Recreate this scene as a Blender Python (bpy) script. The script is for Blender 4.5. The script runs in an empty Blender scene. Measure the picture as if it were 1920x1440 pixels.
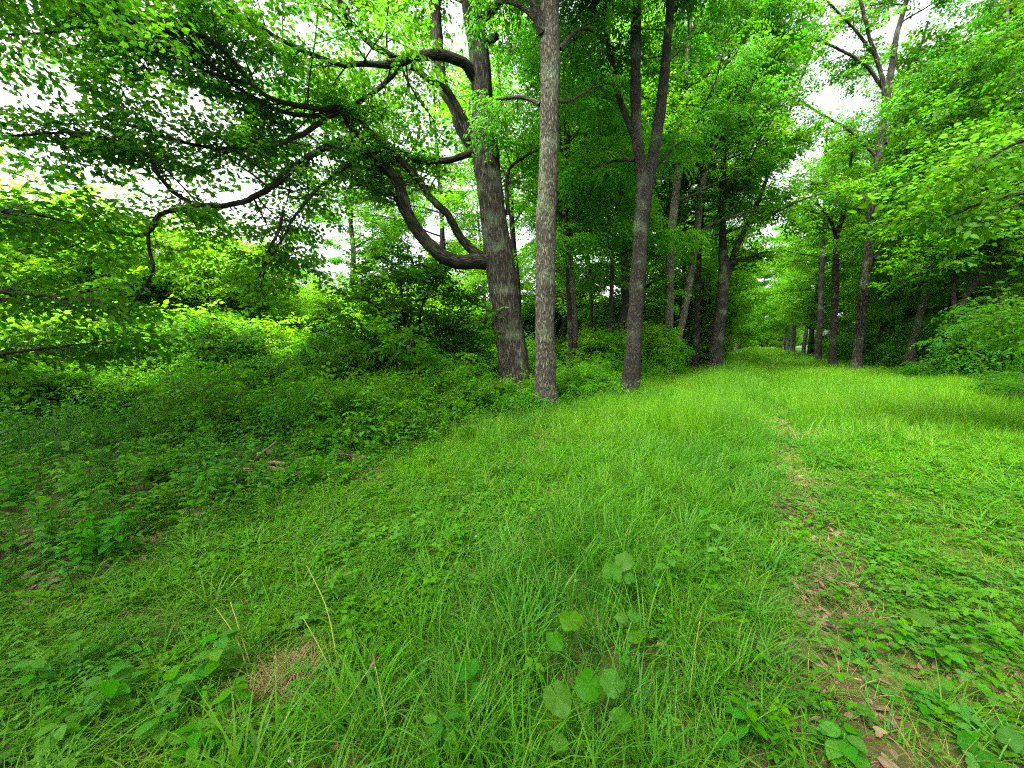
import bpy, math, random
import numpy as np
from mathutils import Vector, Matrix, Euler

R = math.radians
rng = np.random.default_rng(7)
random.seed(7)
sc = bpy.context.scene
COL = sc.collection

# ------------------------------------------------------------------ camera
FOC, W0, H0, CAMH = 740.0, 1920.0, 1440.0, 1.65
HORIZ = 645.0
PITCH = math.atan((H0 / 2 - HORIZ) / FOC)
cam = bpy.data.cameras.new('camera')
cam.sensor_width = 36.0
cam.lens = 36.0 * FOC / W0
cam.clip_start = 0.05
cam.clip_end = 2000.0
camo = bpy.data.objects.new('camera', cam)
camo.location = (0, 0, CAMH)
camo.rotation_euler = (math.pi / 2 - PITCH, 0, 0)
COL.objects.link(camo)
sc.camera = camo

# ------------------------------------------------------------------ sky, sun, exposure
SUN_EL, SUN_AZ = R(54), R(-138)          # azimuth measured from +Y towards +X
world = bpy.data.worlds.new('World')
sc.world = world
world.use_nodes = True
nt = world.node_tree
nt.nodes.clear()
sky = nt.nodes.new('ShaderNodeTexSky')
sky.sky_type = 'NISHITA'
sky.sun_disc = False
sky.sun_elevation = SUN_EL
sky.sun_rotation = SUN_AZ
sky.air_density = 1.0
sky.dust_density = 6.0
sky.ozone_density = 1.0
bw = nt.nodes.new('ShaderNodeRGBToBW')
mx = nt.nodes.new('ShaderNodeMix')
mx.data_type = 'RGBA'
mx.inputs[0].default_value = 0.85       # an overcast sky has hardly any blue left
bg = nt.nodes.new('ShaderNodeBackground')
bg.inputs['Strength'].default_value = 0.12
wo = nt.nodes.new('ShaderNodeOutputWorld')
nt.links.new(sky.outputs[0], bw.inputs[0])
nt.links.new(sky.outputs[0], mx.inputs[6])
nt.links.new(bw.outputs[0], mx.inputs[7])
nt.links.new(mx.outputs[2], bg.inputs[0])
nt.links.new(bg.outputs[0], wo.inputs[0])

sun = bpy.data.lights.new('sun', 'SUN')
sun.energy = 1.5
sun.angle = R(14)
sun.color = (1.0, 0.96, 0.88)
suno = bpy.data.objects.new('sun', sun)
sd = Vector((math.sin(SUN_AZ) * math.cos(SUN_EL), math.cos(SUN_AZ) * math.cos(SUN_EL), math.sin(SUN_EL)))
suno.rotation_euler = sd.to_track_quat('Z', 'Y').to_euler()
suno.location = (0, 0, 40)
COL.objects.link(suno)

sc.view_settings.view_transform = 'Standard'
sc.view_settings.look = 'None'
sc.view_settings.gamma = 1.0
sc.view_settings.use_curve_mapping = False
sc.view_settings.exposure = 3.3
sc.render.engine = 'CYCLES'
sc.cycles.max_bounces = 9
sc.cycles.diffuse_bounces = 7
sc.cycles.glossy_bounces = 2
sc.cycles.transmission_bounces = 7
sc.cycles.use_denoising = False
sc.cycles.caustics_reflective = False
sc.cycles.caustics_refractive = False
sc.cycles.sample_clamp_indirect = 6.0
sc.cycles.filter_width = 1.2

# ------------------------------------------------------------------ helpers
cp, sp = math.cos(PITCH), math.sin(PITCH)


def P(px, py, Y):
    """world point at depth Y seen in photograph pixel px, py"""
    a, b = px - W0 / 2, H0 / 2 - py
    d = np.array([a, FOC * cp + b * sp, -FOC * sp + b * cp])
    return np.array([0, 0, CAMH]) + d * (Y / d[1])


def PZ(px, py, z=0.0):
    """world point at height z seen in photograph pixel px, py"""
    a, b = px - W0 / 2, H0 / 2 - py
    d = np.array([a, FOC * cp + b * sp, -FOC * sp + b * cp])
    return np.array([0, 0, CAMH]) + d * ((z - CAMH) / d[2])


_perm = np.random.default_rng(3).random((64, 64))


def vnoise(x, y, s=1.0, off=0.0):
    x = np.asarray(x, float) / s + off
    y = np.asarray(y, float) / s + off * 1.7
    xi, yi = np.floor(x).astype(int), np.floor(y).astype(int)
    fx, fy = x - xi, y - yi
    fx, fy = fx * fx * (3 - 2 * fx), fy * fy * (3 - 2 * fy)
    g = lambda i, j: _perm[i % 64, j % 64]
    return (g(xi, yi) * (1 - fx) + g(xi + 1, yi) * fx) * (1 - fy) + (g(xi, yi + 1) * (1 - fx) + g(xi + 1, yi + 1) * fx) * fy


def ground_h(x, y):
    return 0.10 * (vnoise(x, y, 3.1) - 0.5) + 0.05 * (vnoise(x, y, 0.9, 5) - 0.5) + 0.25 * (vnoise(x, y, 14, 9) - 0.5) * np.clip((np.hypot(x, y) - 6) / 20, 0, 1)


def U(x, y):
    """distance across the avenue: 0 near its middle, trees at about -4 and +6"""
    return x - 0.62 * y


class MB:
    def __init__(s):
        s.v, s.f, s.a, s.n, s.nf = [], [], {}, 0, 0

    def add(s, verts, faces, **attrs):
        verts = np.asarray(verts, float).reshape(-1, 3)
        for f in faces:
            s.f.append(np.asarray(f, int) + s.n)
        s.v.append(verts)
        for k in attrs:
            s.a.setdefault(k, []).append((s.n, np.asarray(attrs[k], float)))
        s.n += len(verts)

    def mesh(s, name, mat=None, smooth=True):
        me = bpy.data.meshes.new(name)
        v = np.concatenate(s.v) if s.v else np.zeros((0, 3))
        lens, loops = [], []
        for f in s.f:
            if f.ndim == 1:
                f = f[None]
            lens.append(np.full(len(f), f.shape[1]))
            loops.append(f.ravel())
        lens = np.concatenate(lens)
        loops = np.concatenate(loops)
        me.vertices.add(len(v))
        me.vertices.foreach_set('co', v.ravel())
        me.loops.add(len(loops))
        me.loops.foreach_set('vertex_index', loops.astype(np.int32))
        me.polygons.add(len(lens))
        st = np.concatenate([[0], np.cumsum(lens)[:-1]])
        me.polygons.foreach_set('loop_start', st.astype(np.int32))
        me.polygons.foreach_set('use_smooth', np.full(len(lens), smooth))
        for k, lst in s.a.items():
            dim = lst[0][1].ndim
            if dim == 2:
                at = me.attributes.new(k, 'FLOAT_VECTOR', 'POINT')
                arr = np.zeros((len(v), 3))
                for o, d in lst:
                    arr[o:o + len(d)] = d
                at.data.foreach_set('vector', arr.ravel())
            else:
                at = me.attributes.new(k, 'FLOAT', 'POINT')
                arr = np.zeros(len(v))
                for o, d in lst:
                    arr[o:o + len(d)] = d
                at.data.foreach_set('value', arr)
        me.update(calc_edges=True)
        if mat:
            me.materials.append(mat)
        return me


def obj(name, me, parent=None, loc=None, rot=None, scale=None):
    o = bpy.data.objects.new(name, me)
    COL.objects.link(o)
    if parent is not None:
        o.parent = parent
    if loc is not None:
        o.location = loc
    if rot is not None:
        o.rotation_euler = rot
    if scale is not None:
        o.scale = (scale,) * 3
    return o


def tag(o, label, cat, group=None):
    o['label'] = label
    o['category'] = cat
    if group:
        o['group'] = group
    return o


def thing(name, label, cat, loc=(0, 0, 0), rotz=0, group=None):
    o = bpy.data.objects.new(name, None)
    COL.objects.link(o)
    o.location = loc
    o.rotation_euler = (0, 0, rotz)
    o.empty_display_size = 0.2
    return tag(o, label, cat, group)


def copy_tree(root):
    def rec(o, par):
        c = o.copy()
        COL.objects.link(c)
        if par is not None:
            c.parent = par
        for ch in KIDS.get(o.name, []):
            n = rec(ch, c)
            KIDS.setdefault(c.name, []).append(n)
        return c
    return rec(root, None)


KIDS = {}


def kid(parent, o):
    KIDS.setdefault(parent.name, []).append(o)
    return o


def resample(pts, rad, step):
    pts = np.asarray(pts, float)
    rad = np.asarray(rad, float)
    n = len(pts)
    if n < 3:
        seg = max(2, int(np.linalg.norm(pts[-1] - pts[0]) / step) + 1)
        t = np.linspace(0, 1, seg)[:, None]
        return pts[0] * (1 - t) + pts[-1] * t, rad[0] * (1 - t[:, 0]) + rad[-1] * t[:, 0]
    ext = np.vstack([2 * pts[0] - pts[1], pts, 2 * pts[-1] - pts[-2]])
    op, orr = [], []
    for i in range(n - 1):
        p0, p1, p2, p3 = ext[i], ext[i + 1], ext[i + 2], ext[i + 3]
        k = max(1, int(np.linalg.norm(p2 - p1) / step))
        t = (np.arange(k) / k)[:, None]
        op.append(0.5 * (2 * p1 + (p2 - p0) * t + (2 * p0 - 5 * p1 + 4 * p2 - p3) * t ** 2 + (3 * p1 - p0 - 3 * p2 + p3) * t ** 3))
        orr.append(rad[i] * (1 - t[:, 0]) + rad[i + 1] * t[:, 0])
    op.append(pts[-1:])
    orr.append(rad[-1:])
    return np.vstack(op), np.concatenate(orr)


def tube(mb, pts, rad, sides=8, rough=0.0, seed=0, flare=0.0):
    pts = np.asarray(pts, float)
    n = len(pts)
    tg = np.gradient(pts, axis=0)
    tg /= np.linalg.norm(tg, axis=1)[:, None] + 1e-9
    ref = np.array([0.0, 1.0, 0.0]) if abs(tg[0][1]) < 0.8 else np.array([1.0, 0, 0])
    a = np.cross(tg[0], ref)
    a /= np.linalg.norm(a)
    A = np.zeros((n, 3))
    for i in range(n):
        a = a - tg[i] * a.dot(tg[i])
        a /= np.linalg.norm(a) + 1e-9
        A[i] = a
    B = np.cross(tg, A)
    th = np.linspace(0, 2 * np.pi, sides, endpoint=False)
    L = np.concatenate([[0], np.cumsum(np.linalg.norm(np.diff(pts, axis=0), axis=1))])
    rr = np.asarray(rad)[:, None] * np.ones((1, sides))
    if rough:
        r2 = np.random.default_rng(seed)
        ph = r2.random(8) * 6.28
        tw = th[None, :] + 0.08 * np.sin(L[:, None] * 0.9 + ph[0])
        rid = np.zeros_like(rr)
        for k, (m, fr) in enumerate(((3, 0.5), (5, 0.8), (9, 1.3), (13, 2.3))):
            rid += np.sin(m * tw + ph[k] + 0.9 * np.sin(L[:, None] * fr + ph[k + 3])) / (1.5 + k)
        rr = rr * (1 + rough * rid + rough * 0.6 * (r2.random(rr.shape) - 0.5))
        lump = vnoise(L[:, None] * 2.0 + 0 * th, 3 + 1.2 * np.cos(th)[None, :] + 0 * L[:, None], 1.0, seed * 0.37)
        rr = rr * (0.94 + 0.12 * lump)
    if flare:
        rr = rr * (1 + flare * np.exp(-L / 0.35)[:, None] * (1 + 0.35 * np.sin(5 * th + seed)[None, :]))
    V = pts[:, None, :] + rr[:, :, None] * (np.cos(th)[None, :, None] * A[:, None, :] + np.sin(th)[None, :, None] * B[:, None, :])
    i = np.arange(n - 1)[:, None] * sides
    j = np.arange(sides)[None, :]
    j2 = (j + 1) % sides
    q = np.stack([i + j, i + j2, i + sides + j2, i + sides + j], -1).reshape(-1, 4)
    bk = np.stack([np.cos(th)[None, :] * rr, np.sin(th)[None, :] * rr, L[:, None] + 0 * rr], -1).reshape(-1, 3)
    mb.add(V.reshape(-1, 3), [q, np.arange(sides)[None, :] + (n - 1) * sides], bark=bk)


# ------------------------------------------------------------------ materials
def new_mat(name):
    m = bpy.data.materials.new(name)
    m.use_nodes = True
    n = m.node_tree
    n.nodes.clear()
    return m, n, n.nodes.new, n.links.new


def leaf_mat(name, dark, light, trans, fac=0.5, rough=0.5, spec=0.04, objcol=True):
    m, n, N, L = new_mat(name)
    av = N('ShaderNodeAttribute'); av.attribute_name = 'lv'
    at = N('ShaderNodeAttribute'); at.attribute_name = 'tint'; at.attribute_type = 'INSTANCER'
    add = N('ShaderNodeMath'); add.operation = 'MULTIPLY_ADD'
    L(av.outputs['Fac'], add.inputs[0]); add.inputs[1].default_value = 0.45
    m2 = N('ShaderNodeMath'); m2.operation = 'MULTIPLY'
    L(at.outputs['Fac'], m2.inputs[0]); m2.inputs[1].default_value = 0.55
    L(m2.outputs[0], add.inputs[2])
    mix = N('ShaderNodeMix'); mix.data_type = 'RGBA'
    L(add.outputs[0], mix.inputs[0])
    mix.inputs[6].default_value = (*dark, 1); mix.inputs[7].default_value = (*light, 1)
    col = mix.outputs[2]
    oi = N('ShaderNodeObjectInfo')
    mu = N('ShaderNodeMix'); mu.data_type = 'RGBA'; mu.blend_type = 'MULTIPLY'; mu.inputs[0].default_value = 1.0
    L(col, mu.inputs[6]); L(oi.outputs['Color'], mu.inputs[7])
    tm = N('ShaderNodeMix'); tm.data_type = 'RGBA'; tm.blend_type = 'MULTIPLY'; tm.inputs[0].default_value = 1.0
    t3 = N('ShaderNodeMix'); t3.data_type = 'RGBA'
    L(add.outputs[0], t3.inputs[0])
    t3.inputs[6].default_value = (trans[0] * 0.45, trans[1] * 0.72, trans[2] * 1.6, 1)
    t3.inputs[7].default_value = (trans[0] * 1.3, trans[1] * 1.15, trans[2], 1)
    L(t3.outputs[2], tm.inputs[6]); L(oi.outputs['Color'], tm.inputs[7])
    # each spray or tuft a slightly different hue, some duller than others
    rh = N('ShaderNodeMapRange'); rh.inputs[3].default_value = 0.478; rh.inputs[4].default_value = 0.508
    L(oi.outputs['Random'], rh.inputs[0])
    rs = N('ShaderNodeMath'); rs.operation = 'MULTIPLY_ADD'
    fr = N('ShaderNodeMath'); fr.operation = 'MULTIPLY'; L(oi.outputs['Random'], fr.inputs[0]); fr.inputs[1].default_value = 7.31
    f2 = N('ShaderNodeMath'); f2.operation = 'FRACT'; L(fr.outputs[0], f2.inputs[0])
    L(f2.outputs[0], rs.inputs[0]); rs.inputs[1].default_value = 0.14; rs.inputs[2].default_value = 0.93
    hs = []
    for q in (mu.outputs[2], tm.outputs[2]):
        h = N('ShaderNodeHueSaturation')
        L(rh.outputs[0], h.inputs['Hue']); L(rs.outputs[0], h.inputs['Saturation']); L(q, h.inputs['Color'])
        hs.append(h.outputs[0])
    pr = N('ShaderNodeBsdfPrincipled')
    L(hs[0], pr.inputs['Base Color'])
    pr.inputs['Roughness'].default_value = rough
    pr.inputs['Specular IOR Level'].default_value = spec
    tr = N('ShaderNodeBsdfTranslucent')
    L(hs[1], tr.inputs['Color'])
    ms = N('ShaderNodeMixShader'); ms.inputs[0].default_value = fac
    L(pr.outputs[0], ms.inputs[1]); L(tr.outputs[0], ms.inputs[2])
    out = N('ShaderNodeOutputMaterial')
    L(ms.outputs[0], out.inputs[0])
    return m


def bark_mat(name, dark, light, scale=9.0, stretch=0.18, spots=0.0, moss=0.25):
    m, n, N, L = new_mat(name)
    at = N('ShaderNodeAttribute'); at.attribute_name = 'bark'
    mp = N('ShaderNodeMapping'); mp.inputs['Scale'].default_value = (scale, scale, scale * stretch)
    L(at.outputs['Vector'], mp.inputs[0])
    n1 = N('ShaderNodeTexNoise'); n1.inputs['Scale'].default_value = 1.6; n1.inputs['Detail'].default_value = 6; n1.inputs['Distortion'].default_value = 0.7
    L(mp.outputs[0], n1.inputs['Vector'])
    v1 = N('ShaderNodeTexVoronoi'); v1.feature = 'DISTANCE_TO_EDGE'; v1.inputs['Scale'].default_value = 2.2
    wv = N('ShaderNodeVectorMath'); wv.operation = 'MULTIPLY_ADD'
    L(n1.outputs['Color'], wv.inputs[0]); wv.inputs[1].default_value = (0.5, 0.5, 0.5); L(mp.outputs[0], wv.inputs[2])
    L(wv.outputs[0], v1.inputs['Vector'])
    cr = N('ShaderNodeValToRGB')
    cr.color_ramp.elements[0].position = 0.02; cr.color_ramp.elements[0].color = (0, 0, 0, 1)
    cr.color_ramp.elements[1].position = 0.28; cr.color_ramp.elements[1].color = (1, 1, 1, 1)
    L(v1.outputs['Distance'], cr.inputs[0])
    hm = N('ShaderNodeMath'); hm.operation = 'MULTIPLY'
    L(cr.outputs[0], hm.inputs[0]); L(n1.outputs['Fac'], hm.inputs[1])
    rp = N('ShaderNodeValToRGB')
    rp.color_ramp.elements[0].position = 0.12; rp.color_ramp.elements[0].color = (*dark, 1)
    rp.color_ramp.elements[1].position = 0.62; rp.color_ramp.elements[1].color = (*light, 1)
    L(hm.outputs[0], rp.inputs[0])
    col = rp.outputs[0]
    # lichen and moss in large irregular patches
    n2 = N('ShaderNodeTexNoise'); n2.inputs['Scale'].default_value = 1.7; n2.inputs['Detail'].default_value = 5
    L(at.outputs['Vector'], n2.inputs['Vector'])
    r2 = N('ShaderNodeValToRGB')
    r2.color_ramp.elements[0].position = 0.5; r2.color_ramp.elements[0].color = (0, 0, 0, 1)
    r2.color_ramp.elements[1].position = 0.72; r2.color_ramp.elements[1].color = (moss, moss, moss, 1)
    L(n2.outputs['Fac'], r2.inputs[0])
    mm = N('ShaderNodeMix'); mm.data_type = 'RGBA'
    L(r2.outputs[0], mm.inputs[0]); L(col, mm.inputs[6]); mm.inputs[7].default_value = (0.10, 0.15, 0.07, 1)
    col = mm.outputs[2]
    if spots:
        n3 = N('ShaderNodeTexNoise'); n3.inputs['Scale'].default_value = 26; n3.inputs['Detail'].default_value = 3
        m3 = N('ShaderNodeMapping'); m3.inputs['Scale'].default_value = (1, 1, 0.45)
        L(at.outputs['Vector'], m3.inputs[0]); L(m3.outputs[0], n3.inputs['Vector'])
        r3 = N('ShaderNodeValToRGB')
        r3.color_ramp.elements[0].position = 0.54; r3.color_ramp.elements[0].color = (0, 0, 0, 1)
        r3.color_ramp.elements[1].position = 0.6; r3.color_ramp.elements[1].color = (spots, spots, spots, 1)
        L(n3.outputs['Fac'], r3.inputs[0])
        m4 = N('ShaderNodeMix'); m4.data_type = 'RGBA'
        L(r3.outputs[0], m4.inputs[0]); L(col, m4.inputs[6]); m4.inputs[7].default_value = (dark[0] * 0.6, dark[1] * 0.6, dark[2] * 0.6, 1)
        col = m4.outputs[2]
    oi = N('ShaderNodeObjectInfo')
    mo = N('ShaderNodeMix'); mo.data_type = 'RGBA'; mo.blend_type = 'MULTIPLY'; mo.inputs[0].default_value = 1.0
    L(col, mo.inputs[6]); L(oi.outputs['Color'], mo.inputs[7])
    pr = N('ShaderNodeBsdfPrincipled')
    L(mo.outputs[2], pr.inputs['Base Color'])
    pr.inputs['Roughness'].default_value = 0.9
    pr.inputs['Specular IOR Level'].default_value = 0.15
    bp = N('ShaderNodeBump'); bp.inputs['Strength'].default_value = 0.9; bp.inputs['Distance'].default_value = 0.04
    L(hm.outputs[0], bp.inputs['Height']); L(bp.outputs[0], pr.inputs['Normal'])
    out = N('ShaderNodeOutputMaterial'); L(pr.outputs[0], out.inputs[0])
    return m


def plain_mat(name, col, rough=0.8, var=0.5, scale=20):
    m, n, N, L = new_mat(name)
    tc = N('ShaderNodeTexCoord')
    nz = N('ShaderNodeTexNoise'); nz.inputs['Scale'].default_value = scale; nz.inputs['Detail'].default_value = 5
    L(tc.outputs['Object'], nz.inputs['Vector'])
    mx = N('ShaderNodeMix'); mx.data_type = 'RGBA'
    L(nz.outputs['Fac'], mx.inputs[0])
    mx.inputs[6].default_value = (*[c * (1 - var) for c in col], 1)
    mx.inputs[7].default_value = (*[min(1, c * (1 + var)) for c in col], 1)
    pr = N('ShaderNodeBsdfPrincipled')
    L(mx.outputs[2], pr.inputs['Base Color'])
    pr.inputs['Roughness'].default_value = rough
    pr.inputs['Specular IOR Level'].default_value = 0.2
    out = N('ShaderNodeOutputMaterial'); L(pr.outputs[0], out.inputs[0])
    return m


M_MAPLE = leaf_mat('maple_leaf', (0.020, 0.078, 0.004), (0.052, 0.150, 0.005), (0.095, 0.34, 0.004), 0.55)
M_ASH = leaf_mat('ash_leaf', (0.017, 0.084, 0.006), (0.048, 0.155, 0.008), (0.080, 0.35, 0.007), 0.55)
M_OVATE = leaf_mat('ovate_leaf', (0.020, 0.082, 0.004), (0.055, 0.155, 0.005), (0.105, 0.36, 0.004), 0.55)
M_WEED = leaf_mat('weed_leaf', (0.014, 0.080, 0.006), (0.045, 0.155, 0.008), (0.075, 0.31, 0.007), 0.45)
M_GRASS = leaf_mat('grass_blade', (0.014, 0.082, 0.009), (0.074, 0.190, 0.007), (0.098, 0.36, 0.007), 0.45, 0.5, 0.06)
M_ROUND = leaf_mat('round_leaf', (0.014, 0.080, 0.002), (0.034, 0.120, 0.003), (0.062, 0.26, 0.003), 0.4, 0.5, 0.06)
M_DRY = leaf_mat('dry_blade', (0.10, 0.075, 0.03), (0.26, 0.20, 0.085), (0.25, 0.18, 0.06), 0.25)
M_LITTER = leaf_mat('dead_leaf', (0.045, 0.028, 0.016), (0.19, 0.125, 0.07), (0.10, 0.06, 0.025), 0.15, 0.7, 0.2)
M_STEM = plain_mat('green_stem', (0.035, 0.10, 0.010), 0.7)
M_STALK = plain_mat('straw_stalk', (0.13, 0.14, 0.03), 0.6, 0.4, 6)
M_TWIG = plain_mat('twig_bark', (0.035, 0.028, 0.020), 0.9)
M_BARK_A = bark_mat('furrowed_grey_bark', (0.007, 0.0065, 0.0045), (0.056, 0.051, 0.034), 11, 0.10, 0.0, 0.4)
M_BARK_B = bark_mat('pale_flecked_bark', (0.018, 0.017, 0.011), (0.118, 0.110, 0.076), 15, 0.16, 0.65, 0.5)
M_BARK_C = bark_mat('dark_brown_bark', (0.005, 0.0045, 0.003), (0.028, 0.025, 0.017), 14, 0.25, 0.5, 0.3)
M_BARK_G = bark_mat('smooth_grey_bark', (0.030, 0.030, 0.020), (0.11, 0.106, 0.074), 8, 0.3, 0.4, 0.5)
M_BARK_D = bark_mat('dull_brown_bark', (0.007, 0.0065, 0.0045), (0.040, 0.037, 0.025), 10, 0.2, 0.3, 0.45)  # dull brown is this bark's own tone
M_DEAD = bark_mat('dead_wood', (0.09, 0.06, 0.035), (0.30, 0.22, 0.13), 16, 0.1, 0.0, 0.1)

# ------------------------------------------------------------------ leaf shapes and sprays


def frame(d, up):
    d = np.asarray(d, float); d = d / (np.linalg.norm(d) + 1e-9)
    s = np.cross(d, up); s /= np.linalg.norm(s) + 1e-9
    u = np.cross(s, d)
    return d, s, u


MAPLE = np.array([(0.0, 0.02), (0.10, -0.06), (0.30, 0.02), (0.26, 0.16), (0.52, 0.30), (0.34, 0.42), (0.40, 0.62), (0.19, 0.58), (0.0, 1.0)])
OVATE = np.array([(0, 0), (0.20, 0.16), (0.27, 0.40), (0.18, 0.72), (0, 1.0)])
LANCE = np.array([(0, 0), (0.13, 0.25), (0.15, 0.5), (0.08, 0.8), (0, 1.0)])
RHOMB = np.array([(0, 0), (0.26, 0.42), (0, 1.0)])


def add_leaf(mb, base, d, up, size, half, lv, fold=0.15, droop=0.2, wide=1.0):
    """a leaf folded along its midrib, both halves as triangle strips"""
    d, s, u = frame(d, up)
    h = half * size
    yy = h[:, 1]
    xx = h[:, 0] * wide
    zc = -droop * size * (yy / size) ** 2
    mid = np.asarray(base) + d * yy[:, None] + u * zc[:, None]
    k = len(half)
    Lf = mid + s * xx[:, None] + u * (fold * xx)[:, None]
    Rt = mid - s * xx[:, None] + u * (fold * xx)[:, None]
    if k <= 3:
        v = np.vstack([mid[[0]], Lf[[1]], mid[[-1]], Rt[[1]]])
        mb.add(v, [np.array([[0, 1, 2], [0, 2, 3]])], lv=np.full(4, lv))
        return
    c = np.asarray(base) + d * size * 0.32
    v = np.vstack([mid[[0]], Lf[1:-1], mid[[-1]], Rt[1:-1][::-1], c[None]])
    m = len(v) - 1
    i = np.arange(m)
    mb.add(v, [np.stack([i, (i + 1) % m, np.full(m, m)], -1)], lv=np.full(m + 1, lv))


def spray_mesh(name, kind, mat, seed):
    """a leafy twig about half a metre long, growing along +X, leaves facing up"""
    r = np.random.default_rng(seed)
    mb = MB()
    up = np.array([0, 0, 1.0])
    if kind in ('maple', 'ovate', 'broad'):
        L = 0.55
        for b in range(3):
            ang = (b - 1) * 0.75 + r.normal(0, 0.12)
            dr = np.array([math.cos(ang), math.sin(ang), r.normal(0, 0.12)])
            st = np.array([0.12 * b * 0.5, 0, 0])
            bl = L * (1.0 if b == 1 else 0.7)
            for k in range(6 if b == 1 else 4):
                t = (k + 1.2) / (6.4 if b == 1 else 4.4)
                p = st + dr * bl * t + r.normal(0, 0.02, 3)
                side = 1 if k % 2 else -1
                a2 = ang + side * r.uniform(0.5, 1.2)
                ld = np.array([math.cos(a2), math.sin(a2), r.uniform(-0.5, 0.1)])
                ln = up + r.normal(0, 0.32, 3)
                sz = r.uniform(0.075, 0.125) * (1.15 if kind == 'maple' else 0.95)
                add_leaf(mb, p + ld * 0.03, ld, ln, sz, MAPLE if kind == 'maple' else OVATE, r.random(), r.uniform(-0.1, 0.3), r.uniform(0, 0.4), 1.0 if kind == 'maple' else (1.25 if kind == 'broad' else 1.0))
    elif kind == 'ash':
        for b in range(4):
            ang = (b - 1.5) * 0.7 + r.normal(0, 0.15)
            rl = r.uniform(0.32, 0.46)
            p = np.array([0.08 * b, 0, 0])
            el = r.uniform(-0.1, 0.35)
            k = 5
            for q in range(k):
                t = (q + 1) / k
                c = p + rl * t * np.array([math.cos(ang), math.sin(ang), el - 0.75 * t])
                for side in (-1, 1):
                    a2 = ang + side * r.uniform(0.75, 1.0)
                    ld = np.array([math.cos(a2), math.sin(a2), -0.45 - 0.2 * r.random()])
                    add_leaf(mb, c, ld, up + r.normal(0, 0.25, 3), r.uniform(0.08, 0.115), OVATE * np.array([0.72, 1]), r.random(), 0.1, 0.25)
            ld = np.array([math.cos(ang), math.sin(ang), -0.9])
            add_leaf(mb, c, ld, up + r.normal(0, 0.25, 3), 0.11, OVATE * np.array([0.72, 1]), r.random(), 0.1, 0.25)
    elif kind == 'cluster':
        for k in range(46):
            p = r.normal(0, 1, 3); p *= r.random() ** 0.4 / np.linalg.norm(p)
            p = p * np.array([0.55, 0.55, 0.30])
            a = r.random() * 6.28
            ld = np.array([math.cos(a), math.sin(a), r.uniform(-0.7, 0.1)])
            add_leaf(mb, p, ld, up + r.normal(0, 0.4, 3), r.uniform(0.12, 0.20), RHOMB, r.random(), 0.1, 0.2, 1.15)
    return mb.mesh(name, mat)


def source(name, me):
    return bpy.data.objects.new(name, me)       # template data for the node groups, never placed in the scene


def scatter_group(name, sources):
    g = bpy.data.node_groups.new(name, 'GeometryNodeTree')
    g.interface.new_socket('Geometry', in_out='INPUT', socket_type='NodeSocketGeometry')
    g.interface.new_socket('Geometry', in_out='OUTPUT', socket_type='NodeSocketGeometry')
    N, L = g.nodes.new, g.links.new
    gi, go = N('NodeGroupInput'), N('NodeGroupOutput')
    jn = N('GeometryNodeJoinGeometry')
    for s in sources:
        oi = N('GeometryNodeObjectInfo')
        oi.inputs['Object'].default_value = s
        oi.inputs['As Instance'].default_value = False
        ti = N('GeometryNodeGeometryToInstance')
        L(oi.outputs['Geometry'], ti.inputs[0])
        L(ti.outputs[0], jn.inputs[0])

    def attr(nm, ty):
        a = N('GeometryNodeInputNamedAttribute')
        a.data_type = ty
        a.inputs['Name'].default_value = nm
        return a.outputs['Attribute']
    ip = N('GeometryNodeInstanceOnPoints')
    L(gi.outputs[0], ip.inputs['Points'])
    L(jn.outputs[0], ip.inputs['Instance'])
    ip.inputs['Pick Instance'].default_value = True
    L(attr('idx', 'INT'), ip.inputs['Instance Index'])
    er = N('FunctionNodeEulerToRotation')
    L(attr('rot', 'FLOAT_VECTOR'), er.inputs[0])
    L(er.outputs[0], ip.inputs['Rotation'])
    L(attr('scl', 'FLOAT_VECTOR'), ip.inputs['Scale'])
    L(ip.outputs[0], go.inputs[0])
    return g


def scatter_mesh(name, pts, rot, scl, idx, tint, mat):
    me = bpy.data.meshes.new(name)
    pts = np.asarray(pts, float)
    n = len(pts)
    scl = np.asarray(scl, float)
    if scl.ndim == 1:
        scl = np.repeat(scl[:, None], 3, 1)
    me.vertices.add(n)
    me.vertices.foreach_set('co', pts.ravel())
    a = me.attributes.new('rot', 'FLOAT_VECTOR', 'POINT'); a.data.foreach_set('vector', np.asarray(rot, float).ravel())
    a = me.attributes.new('scl', 'FLOAT_VECTOR', 'POINT'); a.data.foreach_set('vector', scl.ravel())
    a = me.attributes.new('idx', 'INT', 'POINT'); a.data.foreach_set('value', np.asarray(idx, np.int32))
    a = me.attributes.new('tint', 'FLOAT', 'POINT'); a.data.foreach_set('value', np.asarray(tint, float))
    me.materials.append(mat)
    return me


def scatter_obj(name, me, group, parent=None, color=(1, 1, 1)):
    o = obj(name, me, parent)
    md = o.modifiers.new('scatter', 'NODES')
    md.node_group = group
    o['kind'] = 'stuff'
    o.color = (*color, 1)
    return o


SRC = {}
for kind, mat, nv in (('maple', M_MAPLE, 4), ('ovate', M_OVATE, 4), ('ash', M_ASH, 4), ('cluster', M_MAPLE, 4)):
    srcs = [source('%s_spray' % kind, spray_mesh('%s_spray' % kind, kind, mat, 11 * i + len(kind))) for i in range(nv)]
    SRC[kind] = (scatter_group('%s_foliage' % kind, srcs), nv, mat)
srcs = [source('cluster_ash', spray_mesh('cluster_ash', 'cluster', M_ASH, 77 + i)) for i in range(4)]
SRC['cluster_ash'] = (scatter_group('cluster_ash_foliage', srcs), 4, M_ASH)

# ------------------------------------------------------------------ trees


def unit(v):
    return v / (np.linalg.norm(v) + 1e-9)


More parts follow.
